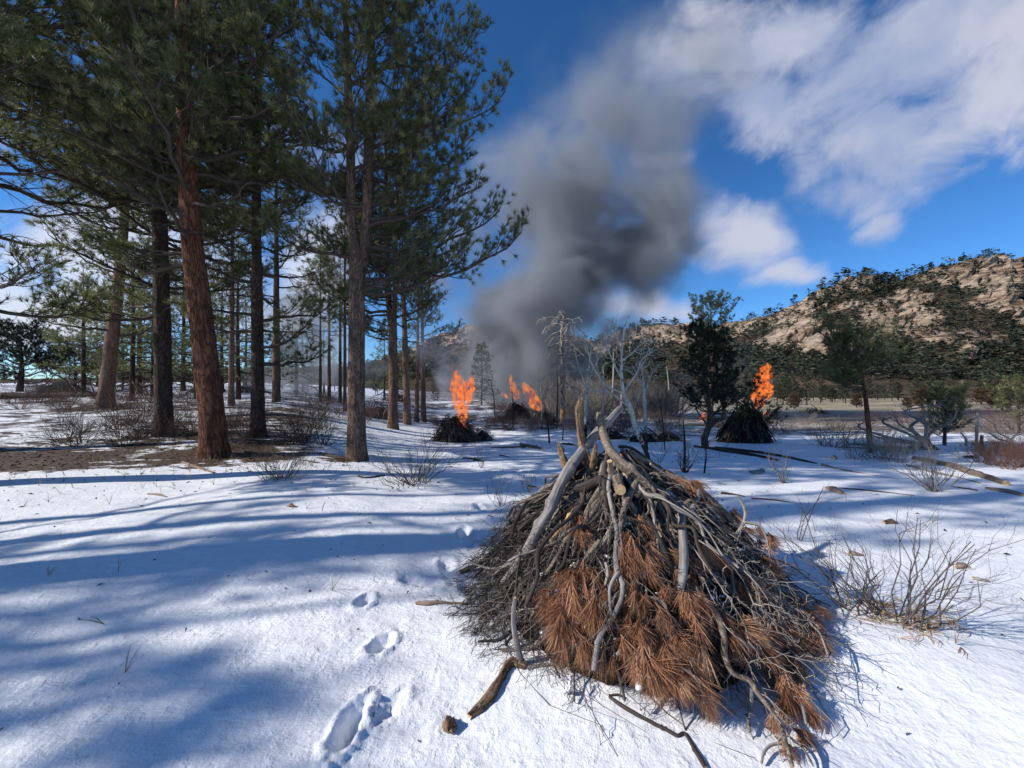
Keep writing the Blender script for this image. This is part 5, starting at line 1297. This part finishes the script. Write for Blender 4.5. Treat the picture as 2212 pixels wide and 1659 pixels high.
branch('upper arm of the silver grey stub reaching up right', [(1478, 1126, 13), (1489, 1110, 11), (1499, 1092, 9), (1508, 1076, 8), (1510, 1058, 6)], 'grey_wood', 'grey_wood', 19, lift=.18, rough=.1)
branch('hooked arm of the silver grey stub curling right', [(1490, 1112, 9), (1504, 1112, 8), (1513, 1132, 8), (1521, 1147, 7), (1533, 1138, 5)], 'grey_wood', 'grey_wood', 20, lift=.2, rough=.1)
branch('pale slab of split wood below the pile crest on the right', [(1428, 1050, 8), (1440, 1064, 12), (1456, 1077, 12), (1487, 1090, 9)], 'pale_wood', 'pale_wood', 21, lift=.13)
branch('long lichen spotted log forming the right outline of the pile', [(1380, 1020, 14), (1448, 1030, 14), (1492, 1049, 14), (1522, 1071, 15), (1553, 1099, 16), (1586, 1132, 18), (1612, 1165, 20), (1636, 1198, 22), (1661, 1232, 18)], 'brown_log', 'cut_end', 22, d=(2.95, 2.9, 2.8, 2.65), k=16, rough=.16, name='log', cat='log', knots=6)
branch('twisted twig arm rising above the right outline log', [(1594, 1072, 6), (1606, 1092, 7), (1611, 1112, 8), (1604, 1135, 7), (1592, 1152, 6), (1588, 1168, 4)], 'grey_wood', 'grey_wood', 23, d=(2.65, 2.6))
branch('thin pale twig drooping off the right outline with needles', [(1609, 1128, 5), (1640, 1136, 5), (1653, 1155, 4), (1661, 1185, 3)], 'twig_grey', 'twig_grey', 24, d=(2.6, 2.55), kids=(4, .08, .003, 1))
branch('pale forked branch hanging down the right face', [(1537, 1157, 9), (1566, 1177, 9), (1577, 1202, 8), (1581, 1246, 7), (1584, 1280, 6), (1578, 1296, 4)], 'twig_grey', 'twig_grey', 25, lift=.14, kids=(8, .2, .005, 1))
branch('long thin pale branch sweeping out over the right side', [(1579, 1190, 7), (1634, 1211, 7), (1671, 1237, 7), (1700, 1265, 6), (1722, 1296, 6), (1737, 1325, 5), (1752, 1348, 5), (1772, 1370, 4), (1788, 1414, 3)], 'twig_grey', 'twig_grey', 26, lift=.20, kids=(9, .16, .004, 1), kmat='twig_dark')
branch('thick lichen branch running down to the bottom right tip', [(1500, 1270, 10), (1529, 1306, 12), (1552, 1335, 13), (1563, 1376, 13), (1565, 1410, 13), (1579, 1449, 12), (1600, 1462, 12), (1620, 1471, 12), (1638, 1498, 11), (1670, 1539, 10), (1688, 1573, 9), (1699, 1607, 9), (1712, 1656, 8)], 'brown_log', 'cut_end', 27, lift=.12, k=14, kids=(10, .16, .004, 1), kmat='twig_grey')
branch('pale branch arching right toward the bottom right corner', [(1568, 1390, 8), (1620, 1397, 9), (1665, 1419, 9), (1697, 1449, 8), (1719, 1483, 7), (1733, 1523, 6), (1741, 1562, 5)], 'twig_grey', 'cut_end', 28, lift=.10, kids=(6, .12, .004, 1))
branch('lower forked twig standing on the snow at the bottom right', [(1624, 1487, 8), (1622, 1523, 8), (1617, 1548, 7), (1620, 1582, 6)], 'twig_grey', 'twig_grey', 29, lift=.05, kids=(5, .12, .004, 1))
branch('short hooked twig on the snow at the very bottom right', [(1695, 1604, 7), (1666, 1610, 7), (1650, 1626, 7), (1645, 1648, 6)], 'twig_grey', 'twig_grey', 30, lift=.03)
branch('dark thin twig reaching right across the snow with a needle tuft', [(1683, 1555, 5), (1710, 1573, 5), (1733, 1589, 5), (1758, 1612, 4), (1775, 1640, 2)], 'twig', 'twig', 31, lift=.04)
branch('second thin twig below, reaching the lower right corner of the brush', [(1699, 1587, 5), (1728, 1610, 5), (1744, 1632, 4), (1757, 1655, 3)], 'twig', 'twig', 32, lift=.03)
branch('thin bent twig hanging over the snow at the front of the pile', [(1468, 1440, 6), (1495, 1458, 6), (1514, 1487, 5), (1521, 1520, 4)], 'twig_grey', 'twig_grey', 33, lift=.12)
branch('upright pale topped stick standing in the snow left of the pile', [(1112, 1292, 6), (1109, 1332, 9), (1113, 1372, 12), (1121, 1411, 14), (1133, 1448, 17)], 'grey_wood', 'stripped', 34, d=(2.06, 2.09), group=None, rough=.2)
branch('long dark branch from the pile middle toward the lower left needles', [(1300, 1045, 9), (1276, 1086, 9), (1252, 1130, 8), (1236, 1175, 7)], 'dark_log', 'cut_end', 35, lift=.05)
branch('knobbly dark branch low in the middle of the right face', [(1480, 1240, 9), (1500, 1268, 9), (1520, 1300, 8), (1536, 1340, 7), (1545, 1385, 6)], 'brown_log', 'cut_end', 36, lift=.06, kids=(4, .12, .004, 1))
branch('thin stick crossing the needles in the lower middle', [(1262, 1290, 6), (1240, 1310, 7), (1222, 1345, 6)], 'twig_grey', 'twig_grey', 37, lift=.07)
branch('grey stick over the brown needles left of the slender pole', [(1308, 1215, 6), (1313, 1240, 7), (1305, 1268, 6), (1288, 1290, 5), (1262, 1312, 4)], 'twig_grey', 'twig_grey', 38, lift=.07)
branch('crooked dark limb among the needles right of the slender pole', [(1400, 1290, 7), (1428, 1298, 8), (1440, 1320, 8), (1432, 1352, 7), (1448, 1380, 6), (1450, 1410, 5)], 'brown_log', 'brown_log', 39, lift=.07, kids=(4, .12, .004, 1))
branch('slim bark covered pole on the left part of the pile', [(1215, 1085, 9), (1200, 1125, 9), (1172, 1165, 8), (1140, 1205, 7), (1110, 1260, 6)], 'brown_log', 'cut_end', 40, lift=.04, kids=(5, .14, .004, 1))

def near_pile():
    rng = np.random.default_rng(44)
    o3 = np.array([PC[0], PC[1], float(base_z(*PC))])
    root = link('brush_pile', None, None, 'big near pile of branches, twigs and brown pine needles on the snow', 'brush pile', None, None, o3); root.empty_display_size = .2
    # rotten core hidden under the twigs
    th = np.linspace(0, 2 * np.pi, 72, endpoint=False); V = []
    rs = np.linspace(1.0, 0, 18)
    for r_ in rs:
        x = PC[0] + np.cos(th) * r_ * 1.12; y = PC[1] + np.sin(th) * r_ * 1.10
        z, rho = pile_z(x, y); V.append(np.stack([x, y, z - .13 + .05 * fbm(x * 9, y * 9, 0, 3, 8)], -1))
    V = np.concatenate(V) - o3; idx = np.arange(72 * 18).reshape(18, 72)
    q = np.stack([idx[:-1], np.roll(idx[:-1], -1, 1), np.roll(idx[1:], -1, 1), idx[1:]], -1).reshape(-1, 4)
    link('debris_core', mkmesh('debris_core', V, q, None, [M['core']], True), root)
    def surf(a, rho, lift):
        rx, ry = (1.16 if math.cos(a) > 0 else 1.10), (1.05 if math.sin(a) > 0 else 1.18)
        x = PC[0] + math.cos(a) * rho * rx; y = PC[1] + math.sin(a) * rho * ry
        z = max(float(pile_z(x, y)[0]), float(base_z(x, y)) + .01)
        return np.array([x, y, z + lift])
    def run(n, rho_a, rho_b, rad, mat, arc=(0, 6.283), k=4, lift=(-.08, .05), kids=0, name='twig_tangle', klen=.12, jit=.05, swirl=.25):
        pl = []
        for i in range(n):
            a = rng.uniform(*arc); r0 = rng.uniform(*rho_a); r1 = min(1.12 if math.sin(a) > -.5 or math.cos(a) < -.6 else .97, r0 + rng.uniform(*rho_b)); lf = rng.uniform(*lift)
            a1 = a + rng.normal() * swirl
            pts = np.array([surf(a + (a1 - a) * t, r0 + (r1 - r0) * t, lf) for t in np.linspace(0, 1, 7)])
            w = np.cumsum(rng.normal(size=(7, 3)) * jit / 2.6, axis=0); pts += w - w[0] * 0
            pts[:, 2] = np.maximum(pts[:, 2], base_z(pts[:, 0], pts[:, 1]) + .004)
            R_ = np.linspace(1, .45, 7) * rng.uniform(*rad); pl.append((pts - o3, R_))
            for j in range(kids):
                s = .2 + .8 * rng.random(); oo = path_at(pts, np.array([s]))[0]; f = unit(pts[-1] - pts[0])
                nr_ = unit(np.array([math.cos(a), math.sin(a), .8]))
                dd = unit(f + rng.normal(size=3) * .6 + nr_ * .25)
                for P_, RR in bush_polys(rng, oo, dd, klen * (.5 + rng.random()), float(R_.mean()) * .55, 1, 3, .6, -.1, .22, 5, .6, .2, 0, .55): pl.append((P_ - o3, np.maximum(RR, .0012)))
        ac = Acc(); ac.polys(pl, k); ob = link(name, ac.mesh(name, [M[mat]]), root); ob['kind'] = 'stuff'
    run(150, (.05, .6), (.25, .6), (.006, .016), 'dark_log', k=6, lift=(-.12, 0))
    run(110, (.1, .75), (.2, .4), (.003, .008), 'twig', k=5, kids=2)
    LEFT = (math.radians(150), math.radians(262)); RIGHT = (math.radians(285), math.radians(395))
    run(190, (.15, .8), (.2, .5), (.0018, .004), 'twig', LEFT, kids=3, lift=(-.06, .06), jit=.10, swirl=.6)
    run(150, (.4, .9), (.15, .3), (.0014, .003), 'twig_dark', LEFT, kids=4, lift=(-.04, .07), jit=.10, swirl=.6)
    run(50, (.15, .7), (.25, .5), (.002, .006), 'twig_grey', LEFT, kids=2, lift=(-.02, .06))
    run(120, (.2, .9), (.2, .4), (.0018, .0045), 'twig', RIGHT, kids=3, lift=(-.05, .08), jit=.10, swirl=.5)
    run(45, (.2, .8), (.2, .4), (.0025, .006), 'twig_grey', RIGHT, kids=3, lift=(0, .09), jit=.06)
    run(70, (.1, .9), (.15, .4), (.0025, .006), 'twig', (math.radians(240), math.radians(310)), kids=1, lift=(-.02, .06))
    run(22, (.1, .8), (.2, .4), (.004, .008), 'twig_grey', (math.radians(230), math.radians(320)), kids=3, lift=(.0, .09))
    # crooked middle sized branches piled like a tepee
    mm = ['dark_log', 'brown_log', 'dark_log', 'twig_grey', 'brown_log', 'char', 'grey_wood']
    for i in range(170):
        a = rng.uniform(math.radians(140), math.radians(400)); front = abs(a - math.radians(270)) < .5
        r0 = rng.uniform(.02, .45); r1 = min(1.04, r0 + rng.uniform(.3, .75) * (.7 if front else 1)); a1 = a + rng.normal() * .42
        lf0, lf1 = rng.uniform(-.02, .12) * (.6 if front else 1), rng.uniform(-.03, .04) + (.07 if front and i % 2 else 0)
        pts = np.array([surf(a + (a1 - a) * t, r0 + (r1 - r0) * t, lf0 + (lf1 - lf0) * t) for t in np.linspace(0, 1, 8)])
        w = np.cumsum(rng.normal(size=(8, 3)) * .034, axis=0); pts += w - w[0]
        pts[:, 2] = np.maximum(pts[:, 2], base_z(pts[:, 0], pts[:, 1]) + .01)
        r_ = rng.uniform(.006, .017) if rng.random() < .7 else rng.uniform(.015, .026)
        link('branch', log_mesh('branch', pts - o3, np.linspace(r_, r_ * .5, 8), [M[mm[i % 7]], M['cut_end']], 8, .022, .25, 45, 700 + i, .3, 2), root)
    # longer loose branches sticking out of the heap on either side
    for i in range(22):
        right = i % 3 != 0
        a = rng.uniform(math.radians(288), math.radians(365)) if right else rng.uniform(math.radians(165), math.radians(235))
        r0, r1 = rng.uniform(.25, .6), rng.uniform(.98, 1.18)
        pts = np.array([surf(a + .12 * t * rng.normal(), r0 + (r1 - r0) * t, .05 + (.16 if right else .10) * math.sin(3.1 * t) * rng.uniform(.7, 1.2)) for t in np.linspace(0, 1, 7)]) + rng.normal(size=(7, 3)) * .012
        pts[:, 2] = np.maximum(pts[:, 2], base_z(pts[:, 0], pts[:, 1]) + .01)
        r_ = rng.uniform(.0035, .007); c_ = crom(pts, 18) - o3
        pl = [(c_, np.linspace(r_, r_ * .35, 18))]
        for j in range(9):
            s = .3 + .7 * rng.random(); oo = path_at(c_, np.array([s]))[0]; f = unit(c_[-1] - c_[0])
            pl += [(P_, np.maximum(RR, .0013)) for P_, RR in bush_polys(rng, oo, unit(f + rng.normal(size=3) * .55), rng.uniform(.1, .24), r_ * .5, 1, 3, .6, -.15, .2, 6, .6, .2, 0, .55)]
        ac = Acc(); ac.polys(pl, 5); link('loose_branch', ac.mesh('loose_branch', [M['twig_grey' if right else 'twig']]), root)
    # drooping lower left fringe
    pl = []
    for i in range(46):
        u, v = rng.uniform(1010, 1110), rng.uniform(1250, 1360)
        p = Wp(u, v, pd(u, v) - .05); az = rng.uniform(math.radians(170), math.radians(250))
        dd = unit(np.array([math.cos(az), math.sin(az) * .7, -.45 + .3 * rng.random()]))
        pl += [(a_ - o3, np.maximum(b_, .0011)) for a_, b_ in bush_polys(rng, p, dd, rng.uniform(.12, .26), .003, 2, 4, .5, -.25, .22, 5, .6, .2, -.1, .55)]
    ac = Acc(); ac.polys(pl, 3); link('twig_fringe', ac.mesh('twig_fringe', [M['twig_dark']]), root)['kind'] = 'stuff'
    # needle clusters
    cm = []
    for i in range(6):
        r2 = np.random.default_rng(900 + i)
        nsp = 4
        O = np.stack([r2.normal(size=nsp) * .012, r2.normal(size=nsp) * .012, -r2.random(nsp) * .05], -1)
        D = unit(np.stack([r2.normal(size=nsp) * .25, r2.normal(size=nsp) * .25, np.ones(nsp)], -1))
        V, T, A = needles(O, D, .15, 34, .42 + .12 * (i % 3), .0034, r2, .02, .0, 2)
        V[:, 0] += .15 * V[:, 2] ** 2 * r2.normal(); cm.append(mkmesh('needle_cluster', V, None, T, [M['needle_brown']], False, {'var': np.clip(A * .55 + [.0, .3, .12, .45, .2, .38][i], 0, 1)}))
    zones = [((1160, 1290), (1300, 1420), 34), ((1200, 1390), (1190, 1330), 40), ((1290, 1460), (1290, 1450), 46), ((1380, 1560), (1400, 1500), 46), ((1240, 1330), (1140, 1230), 16), ((1340, 1440), (1110, 1250), 20),
             ((1430, 1540), (1200, 1400), 26), ((1440, 1510), (1040, 1075), 15), ((1500, 1530), (1080, 1110), 5), ((1560, 1600), (1120, 1150), 4), ((1636, 1680), (1150, 1240), 11), ((1560, 1680), (1280, 1420), 24),
             ((1690, 1770), (1325, 1420), 16), ((1640, 1740), (1450, 1545), 22), ((1480, 1560), (1190, 1260), 7), ((1180, 1240), (1240, 1330), 8), ((1240, 1310), (1110, 1200), 12), ((1470, 1560), (1250, 1400), 16), ((1600, 1700), (1240, 1330), 9), ((1540, 1640), (1150, 1240), 7)]
    cnt = 0
    for (u0, u1), (v0, v1), n in zones:
        for i in range(int(n * 1.0)):
            u, v = rng.uniform(u0, u1), rng.uniform(v0, v1)
            if fbm(np.array([u / 55.0]), np.array([v / 55.0]), 0, 2, 5)[0] < -.10: continue
            dd_ = pd(u, v); p = Wp(u, v, dd_ - rng.uniform(.01, .09))
            if u > 1640 and v > 1130 and v < 1250: p = Wp(u, v, 2.6 + rng.uniform(-.1, .1))
            if u > 1640 and v > 1440: p = Wp(u, v - 6, dd_ - .03)
            out = unit(np.array([p[0] - PC[0], p[1] - PC[1], 0]) + [0, -.5, 0])
            dr = unit(out * rng.uniform(.25, .8) + np.array([0, 0, -1.0 + .5 * rng.random()]) + rng.normal(size=3) * .3)
            pz = float(base_z(p[0], p[1])) + .09
            p[2] = max(p[2] + .04, pz)
            ob = link('needle_cluster', cm[cnt % 6], root); aim(ob, p - o3, dr, rng.random() * 6.28, rng.uniform(.6, 1.15)); cnt += 1
    for (u, v, s_) in [(1521, 1522, .85), (1736, 1592, .8), (1672, 1565, .6), (1700, 1612, .7), (1755, 1545, .7)]:
        ob = link('needle_cluster', cm[cnt % 6], root); aim(ob, Wp(u, v, pd(u, v) - .04) - o3, unit(np.array([.25, -.2, -1.])), 1.0, s_); cnt += 1
    # snow caught in the pile
    sm = []
    for i in range(4):
        r2 = np.random.default_rng(70 + i); P = np.array([[-.03, 0, 0], [-.012, .004, .004], [.012, -.004, .003], [.03, 0, 0]]) + r2.normal(size=(4, 3)) * .004
        sm.append(log_mesh('snow_clump', P, [.005, .013, .011, .003], [M['snow_clump']], 9, .005, .9, 90, i, .2, 1))
    for i in range(75):
        u, v = rng.uniform(1150, 1600), rng.uniform(1060, 1500)
        if abs(u - 1330) > 100 + (v - 1050) * .65: continue
        p = Wp(u, v, pd(u, v) - rng.uniform(.02, .07)); ob = link('snow_clump', sm[i % 4], root); ob.location = [float(q) for q in p - o3]
        ob.rotation_euler = (rng.normal() * .3, rng.normal() * .3, rng.random() * 6.28); k_ = rng.uniform(.35, .95); ob.scale = (k_, k_, k_ * .55)
near_pile()

# ------------------------------------------------------------------ flames and smoke
def hull(name, pts, mat, k=20, n=26, bumpy=.12, seed=0, squash=1.0):
    c = crom(np.array(pts, float), n); V, q, bc = tubes(c[None, :, :3], np.maximum(c[None, :, 3], .01), k)
    V = V.reshape(n, k, 3); ctr = c[:, None, :3]
    s = 1 + bumpy * fbm(V[..., 0] * 2 / max(c[:, 3].max(), .1), V[..., 1] * 2 / c[:, 3].max(), V[..., 2] * 2 / c[:, 3].max(), 2, seed)
    V = ctr + (V - ctr) * s[..., None]; V[..., 1] = ctr[..., 1] + (V[..., 1] - ctr[..., 1]) * squash
    return mkmesh(name, V.reshape(-1, 3), q, None, [mat], True, ngons=[list(range(k))[::-1], [(n - 1) * k + j for j in range(k)]])
def flame_mat(name, scale, zst, e0=26, thin=0.0):
    m, b = newmat(name)
    co = b.n('ShaderNodeTexCoord').outputs['Object']
    sv = b.vm('MULTIPLY', co, (scale, scale, scale * zst))
    n1 = b.noise(sv, 1.0, 5, 0.62, 1.2)
    rg = b.m('SUBTRACT', 1.0, b.m('MULTIPLY', b.m('ABSOLUTE', b.m('SUBTRACT', n1, 0.5)), 11.0), clamp=True)
    n2 = b.noise(sv, .45, 3, 0.5, .5)
    f = b.m('MULTIPLY', b.m('POWER', rg, 1.3), b.ss(n2, .40 - thin, .60 - thin))
    col = b.mix(b.m('POWER', f, 1.5), (1.0, 0.12, 0.012), (1.0, 0.52, 0.15))
    em = b.n('ShaderNodeEmission'); b.put(em.inputs[0], col); b.put(em.inputs[1], b.m('MULTIPLY', f, e0))
    ab = b.n('ShaderNodeVolumeAbsorption'); ab.inputs[0].default_value = (.25, .12, .08, 1); b.put(ab.inputs[1], b.m('MULTIPLY', f, e0 * 1.6))
    ad = b.n('ShaderNodeAddShader'); m.node_tree.links.new(em.outputs[0], ad.inputs[0]); m.node_tree.links.new(ab.outputs[0], ad.inputs[1])
    out = b.n('ShaderNodeOutputMaterial'); m.node_tree.links.new(ad.outputs[0], out.inputs['Volume'])
    m.cycles.volume_step_rate = 0.35
    return m
FM = flame_mat('flame_near', 22.0, .5, 110); FM2 = flame_mat('flame_far', 8.0, .6, 34); FM3 = flame_mat('flame_right', 14.0, .7, 75)
def flame(label, d, strokes, mat, seed=0, squash=.13):
    root = None; B = None
    for i, st in enumerate(strokes):
        pts = np.array([np.append(Wp(u, v, d), w / F * d / 2) for u, v, w in st])
        if B is None: B = pts[0, :3].copy(); root = link('flame', None, None, label, 'flame', None, None, B)
        pts[:, :3] -= B
        link('flame_tongue', hull('flame_tongue', pts, mat, 14, 22, .35, seed + i, squash), root)
d2 = BP2[1] - .1
flame('tall orange flames on the right side of the first burning pile', d2, [[(1001, 930, 10), (1000, 905, 18), (996, 880, 30), (992, 850, 36), (988, 825, 30), (984, 800, 8)], [(1000, 900, 16), (1004, 870, 28), (1010, 845, 34), (1016, 825, 22), (1022, 808, 6)]], FM, 1)
flame('leaning tongue of fire farthest left of the middle fires', 24, [[(1119, 862, 14), (1112, 848, 20), (1106, 830, 15), (1102, 808, 5)], [(1098, 860, 4), (1090, 854, 10), (1078, 846, 4)]], FM2, 5)
flame('broad tongue of fire leaning left beside the dead snag', 22, [[(1173, 884, 10), (1158, 872, 30), (1146, 852, 24), (1136, 838, 18), (1130, 826, 5)]], FM2, 8)
flame('orange flames rising behind the top of the third pile', BP3[1] + .3, [[(1634, 880, 20), (1642, 862, 40), (1648, 838, 44), (1650, 815, 40), (1655, 795, 26), (1654, 784, 8)], [(1626, 893, 6), (1630, 880, 12), (1632, 868, 6)], [(1650, 905, 6), (1655, 896, 14), (1658, 886, 6)]], FM3, 12)
flame('small flame low behind the crooked black pine trunk', 20, [[(1515, 912, 8), (1518, 902, 14), (1524, 894, 12), (1528, 888, 4)]], FM3, 16)
for hu, hd, hr, hh, hl in [(1118, 24.3, .9, 1.05, 'burning brush heap under the leftmost middle flame'), (1176, 22.3, .8, .75, 'burning brush heap at the foot of the broad middle flame')]:
    heap(hl, onz((hu - 1106) / F * hd, hd), hr, hh, 40, ['char', 'dark_log'], .8, .03, 560 + hu, tangle=150, flat=.3)
def smoke_mat(name, color, dens, scale, lo, hi, obj_center, radii_axis, step=1.0, zst=1.0, warp=.5):
    m, b = newmat(name)
    co = b.n('ShaderNodeTexCoord').outputs['Object']
    sv = b.vm('MULTIPLY', co, (scale, scale, scale * zst))
    n1 = b.noise(sv, 1.0, 5, 0.58, warp)
    pv = b.n('ShaderNodeVolumePrincipled'); pv.inputs['Color'].default_value = (*color, 1)
    # density falls off from the plume's own axis: a run of control points (z, x, y, radius)
    x, y, z = b.xyz(co)
    def curve(col):
        rr = b.n('ShaderNodeValToRGB'); cr = rr.color_ramp; cr.interpolation = 'B_SPLINE'
        zs = [p[0] for p in radii_axis]; vs = [p[col] for p in radii_axis]; z0, z1 = min(zs), max(zs); v0, v1 = min(vs) - .01, max(vs) + .01
        while len(cr.elements) < len(zs): cr.elements.new(.5)
        for e, zz, vv in zip(cr.elements, zs, vs):
            e.position = (zz - z0) / (z1 - z0); g = (vv - v0) / (v1 - v0); e.color = (g, g, g, 1)
        b.put(rr.inputs[0], b.m('DIVIDE', b.m('SUBTRACT', z, z0), z1 - z0))
        return b.m('ADD', b.m('MULTIPLY', rr.outputs[0], v1 - v0), v0)
    cx, cyy, r_, dn = curve(1), curve(2), curve(3), curve(4)
    wv = b.vm('MULTIPLY', b.vm('SUBTRACT', b.noise(sv, .55, 2, .5, col=True), (.5, .5, .5)), (1, 1, 1))
    wx_, wy_, _ = b.xyz(wv)
    ex = b.m('ADD', b.m('DIVIDE', b.m('SUBTRACT', x, cx), r_), b.m('MULTIPLY', wx_, 2.4)); ey = b.m('ADD', b.m('DIVIDE', b.m('SUBTRACT', y, cyy), r_), b.m('MULTIPLY', wy_, 2.4))
    r2 = b.m('SQRT', b.m('ADD', b.m('MULTIPLY', ex, ex), b.m('MULTIPLY', ey, ey)))
    body = b.ss(r2, 1.0, .15)
    dd = b.m('MULTIPLY', b.m('MULTIPLY', body, b.ss(n1, lo, hi)), b.m('MULTIPLY', dn, dens))
    b.put(pv.inputs['Density'], dd)
    out = b.n('ShaderNodeOutputMaterial'); m.node_tree.links.new(pv.outputs[0], out.inputs['Volume'])
    m.cycles.volume_step_rate = step
    return m
def smoke(label, B, axis, color, dens, scale, lo, hi, step, k=24, zst=1.0, warp=.5, name='smoke'):
    """axis rows: (z, x, y, radius, strength) in metres from B"""
    B = np.array(B, float)
    mat = smoke_mat('smoke_' + label.split()[0], color, dens, scale, lo, hi, B, axis, step, zst, warp)
    pts = [(x, y, z, r * 1.25) for z, x, y, r, s in axis]
    me = hull(name, pts, mat, k, 30, .0)
    return link(name, me, None, label, 'smoke', None, 'stuff', B)
def axis_px(B, d, rows):
    """rows (u, v, radius px, strength[, extra distance]) bottom to top"""
    out = []
    for r in rows:
        e = r[4] if len(r) > 4 else 0; dd = d + e; p = Wp(r[0], r[1], dd) - B
        out.append((p[2], p[0], p[1], r[2] / F * dd, r[3]))
    return out
Bs_ = onz(1.2, 36)
smoke('dark smoke column leaning up behind the middle fires', Bs_, axis_px(Bs_, 36, [(1120, 885, 150, .8), (1110, 800, 200, 1.1), (1140, 720, 230, 1.1), (1190, 640, 255, 1.0), (1250, 540, 262, .9), (1290, 440, 262, .75), (1315, 340, 245, .52), (1335, 250, 215, .30), (1355, 165, 180, .12), (1380, 70, 120, .0)]),
      (0.43, 0.455, 0.49), 1.1, .20, .38, .62, .4, warp=.9)
Bs2 = onz((700 - 1106) / F * 24, 24)
smoke('pale smoke drifting among the thin pines behind the forked trunk', Bs2, axis_px(Bs2, 24, [(640, 885, 80, .15), (640, 850, 150, .6), (665, 800, 180, 1.0), (690, 740, 190, 1.1), (700, 680, 165, 1.0), (715, 620, 120, .7), (730, 560, 80, 0)]), (0.86, 0.88, 0.92), .62, .35, .40, .68, .5)
Bs3 = BP2 + [-.1, .5, 0]
smoke('white smoke trailing up left from the first burning pile', Bs3, axis_px(Bs3, Bs3[1], [(984, 892, 10, 1.6), (978, 870, 14, 1.8), (970, 840, 22, 1.2), (955, 800, 40, .7, .5), (940, 760, 60, .5, 1.0), (925, 715, 70, .35, 1.5), (930, 670, 60, .0, 2)]), (0.92, 0.93, 0.95), 1.5, 1.2, .36, .64, .4, zst=.7)
Bs4 = onz((1655 - 1106) / F * 32, 32)
smoke('thin dark haze drifting above the right fire', Bs4, axis_px(Bs4, 32, [(1600, 880, 90, .3), (1560, 850, 150, .6), (1560, 810, 170, .6), (1590, 770, 140, .4), (1620, 730, 90, .1), (1630, 700, 60, 0)]), (0.55, 0.58, 0.64), .10, .25, .36, .66, .6)

build_ground()
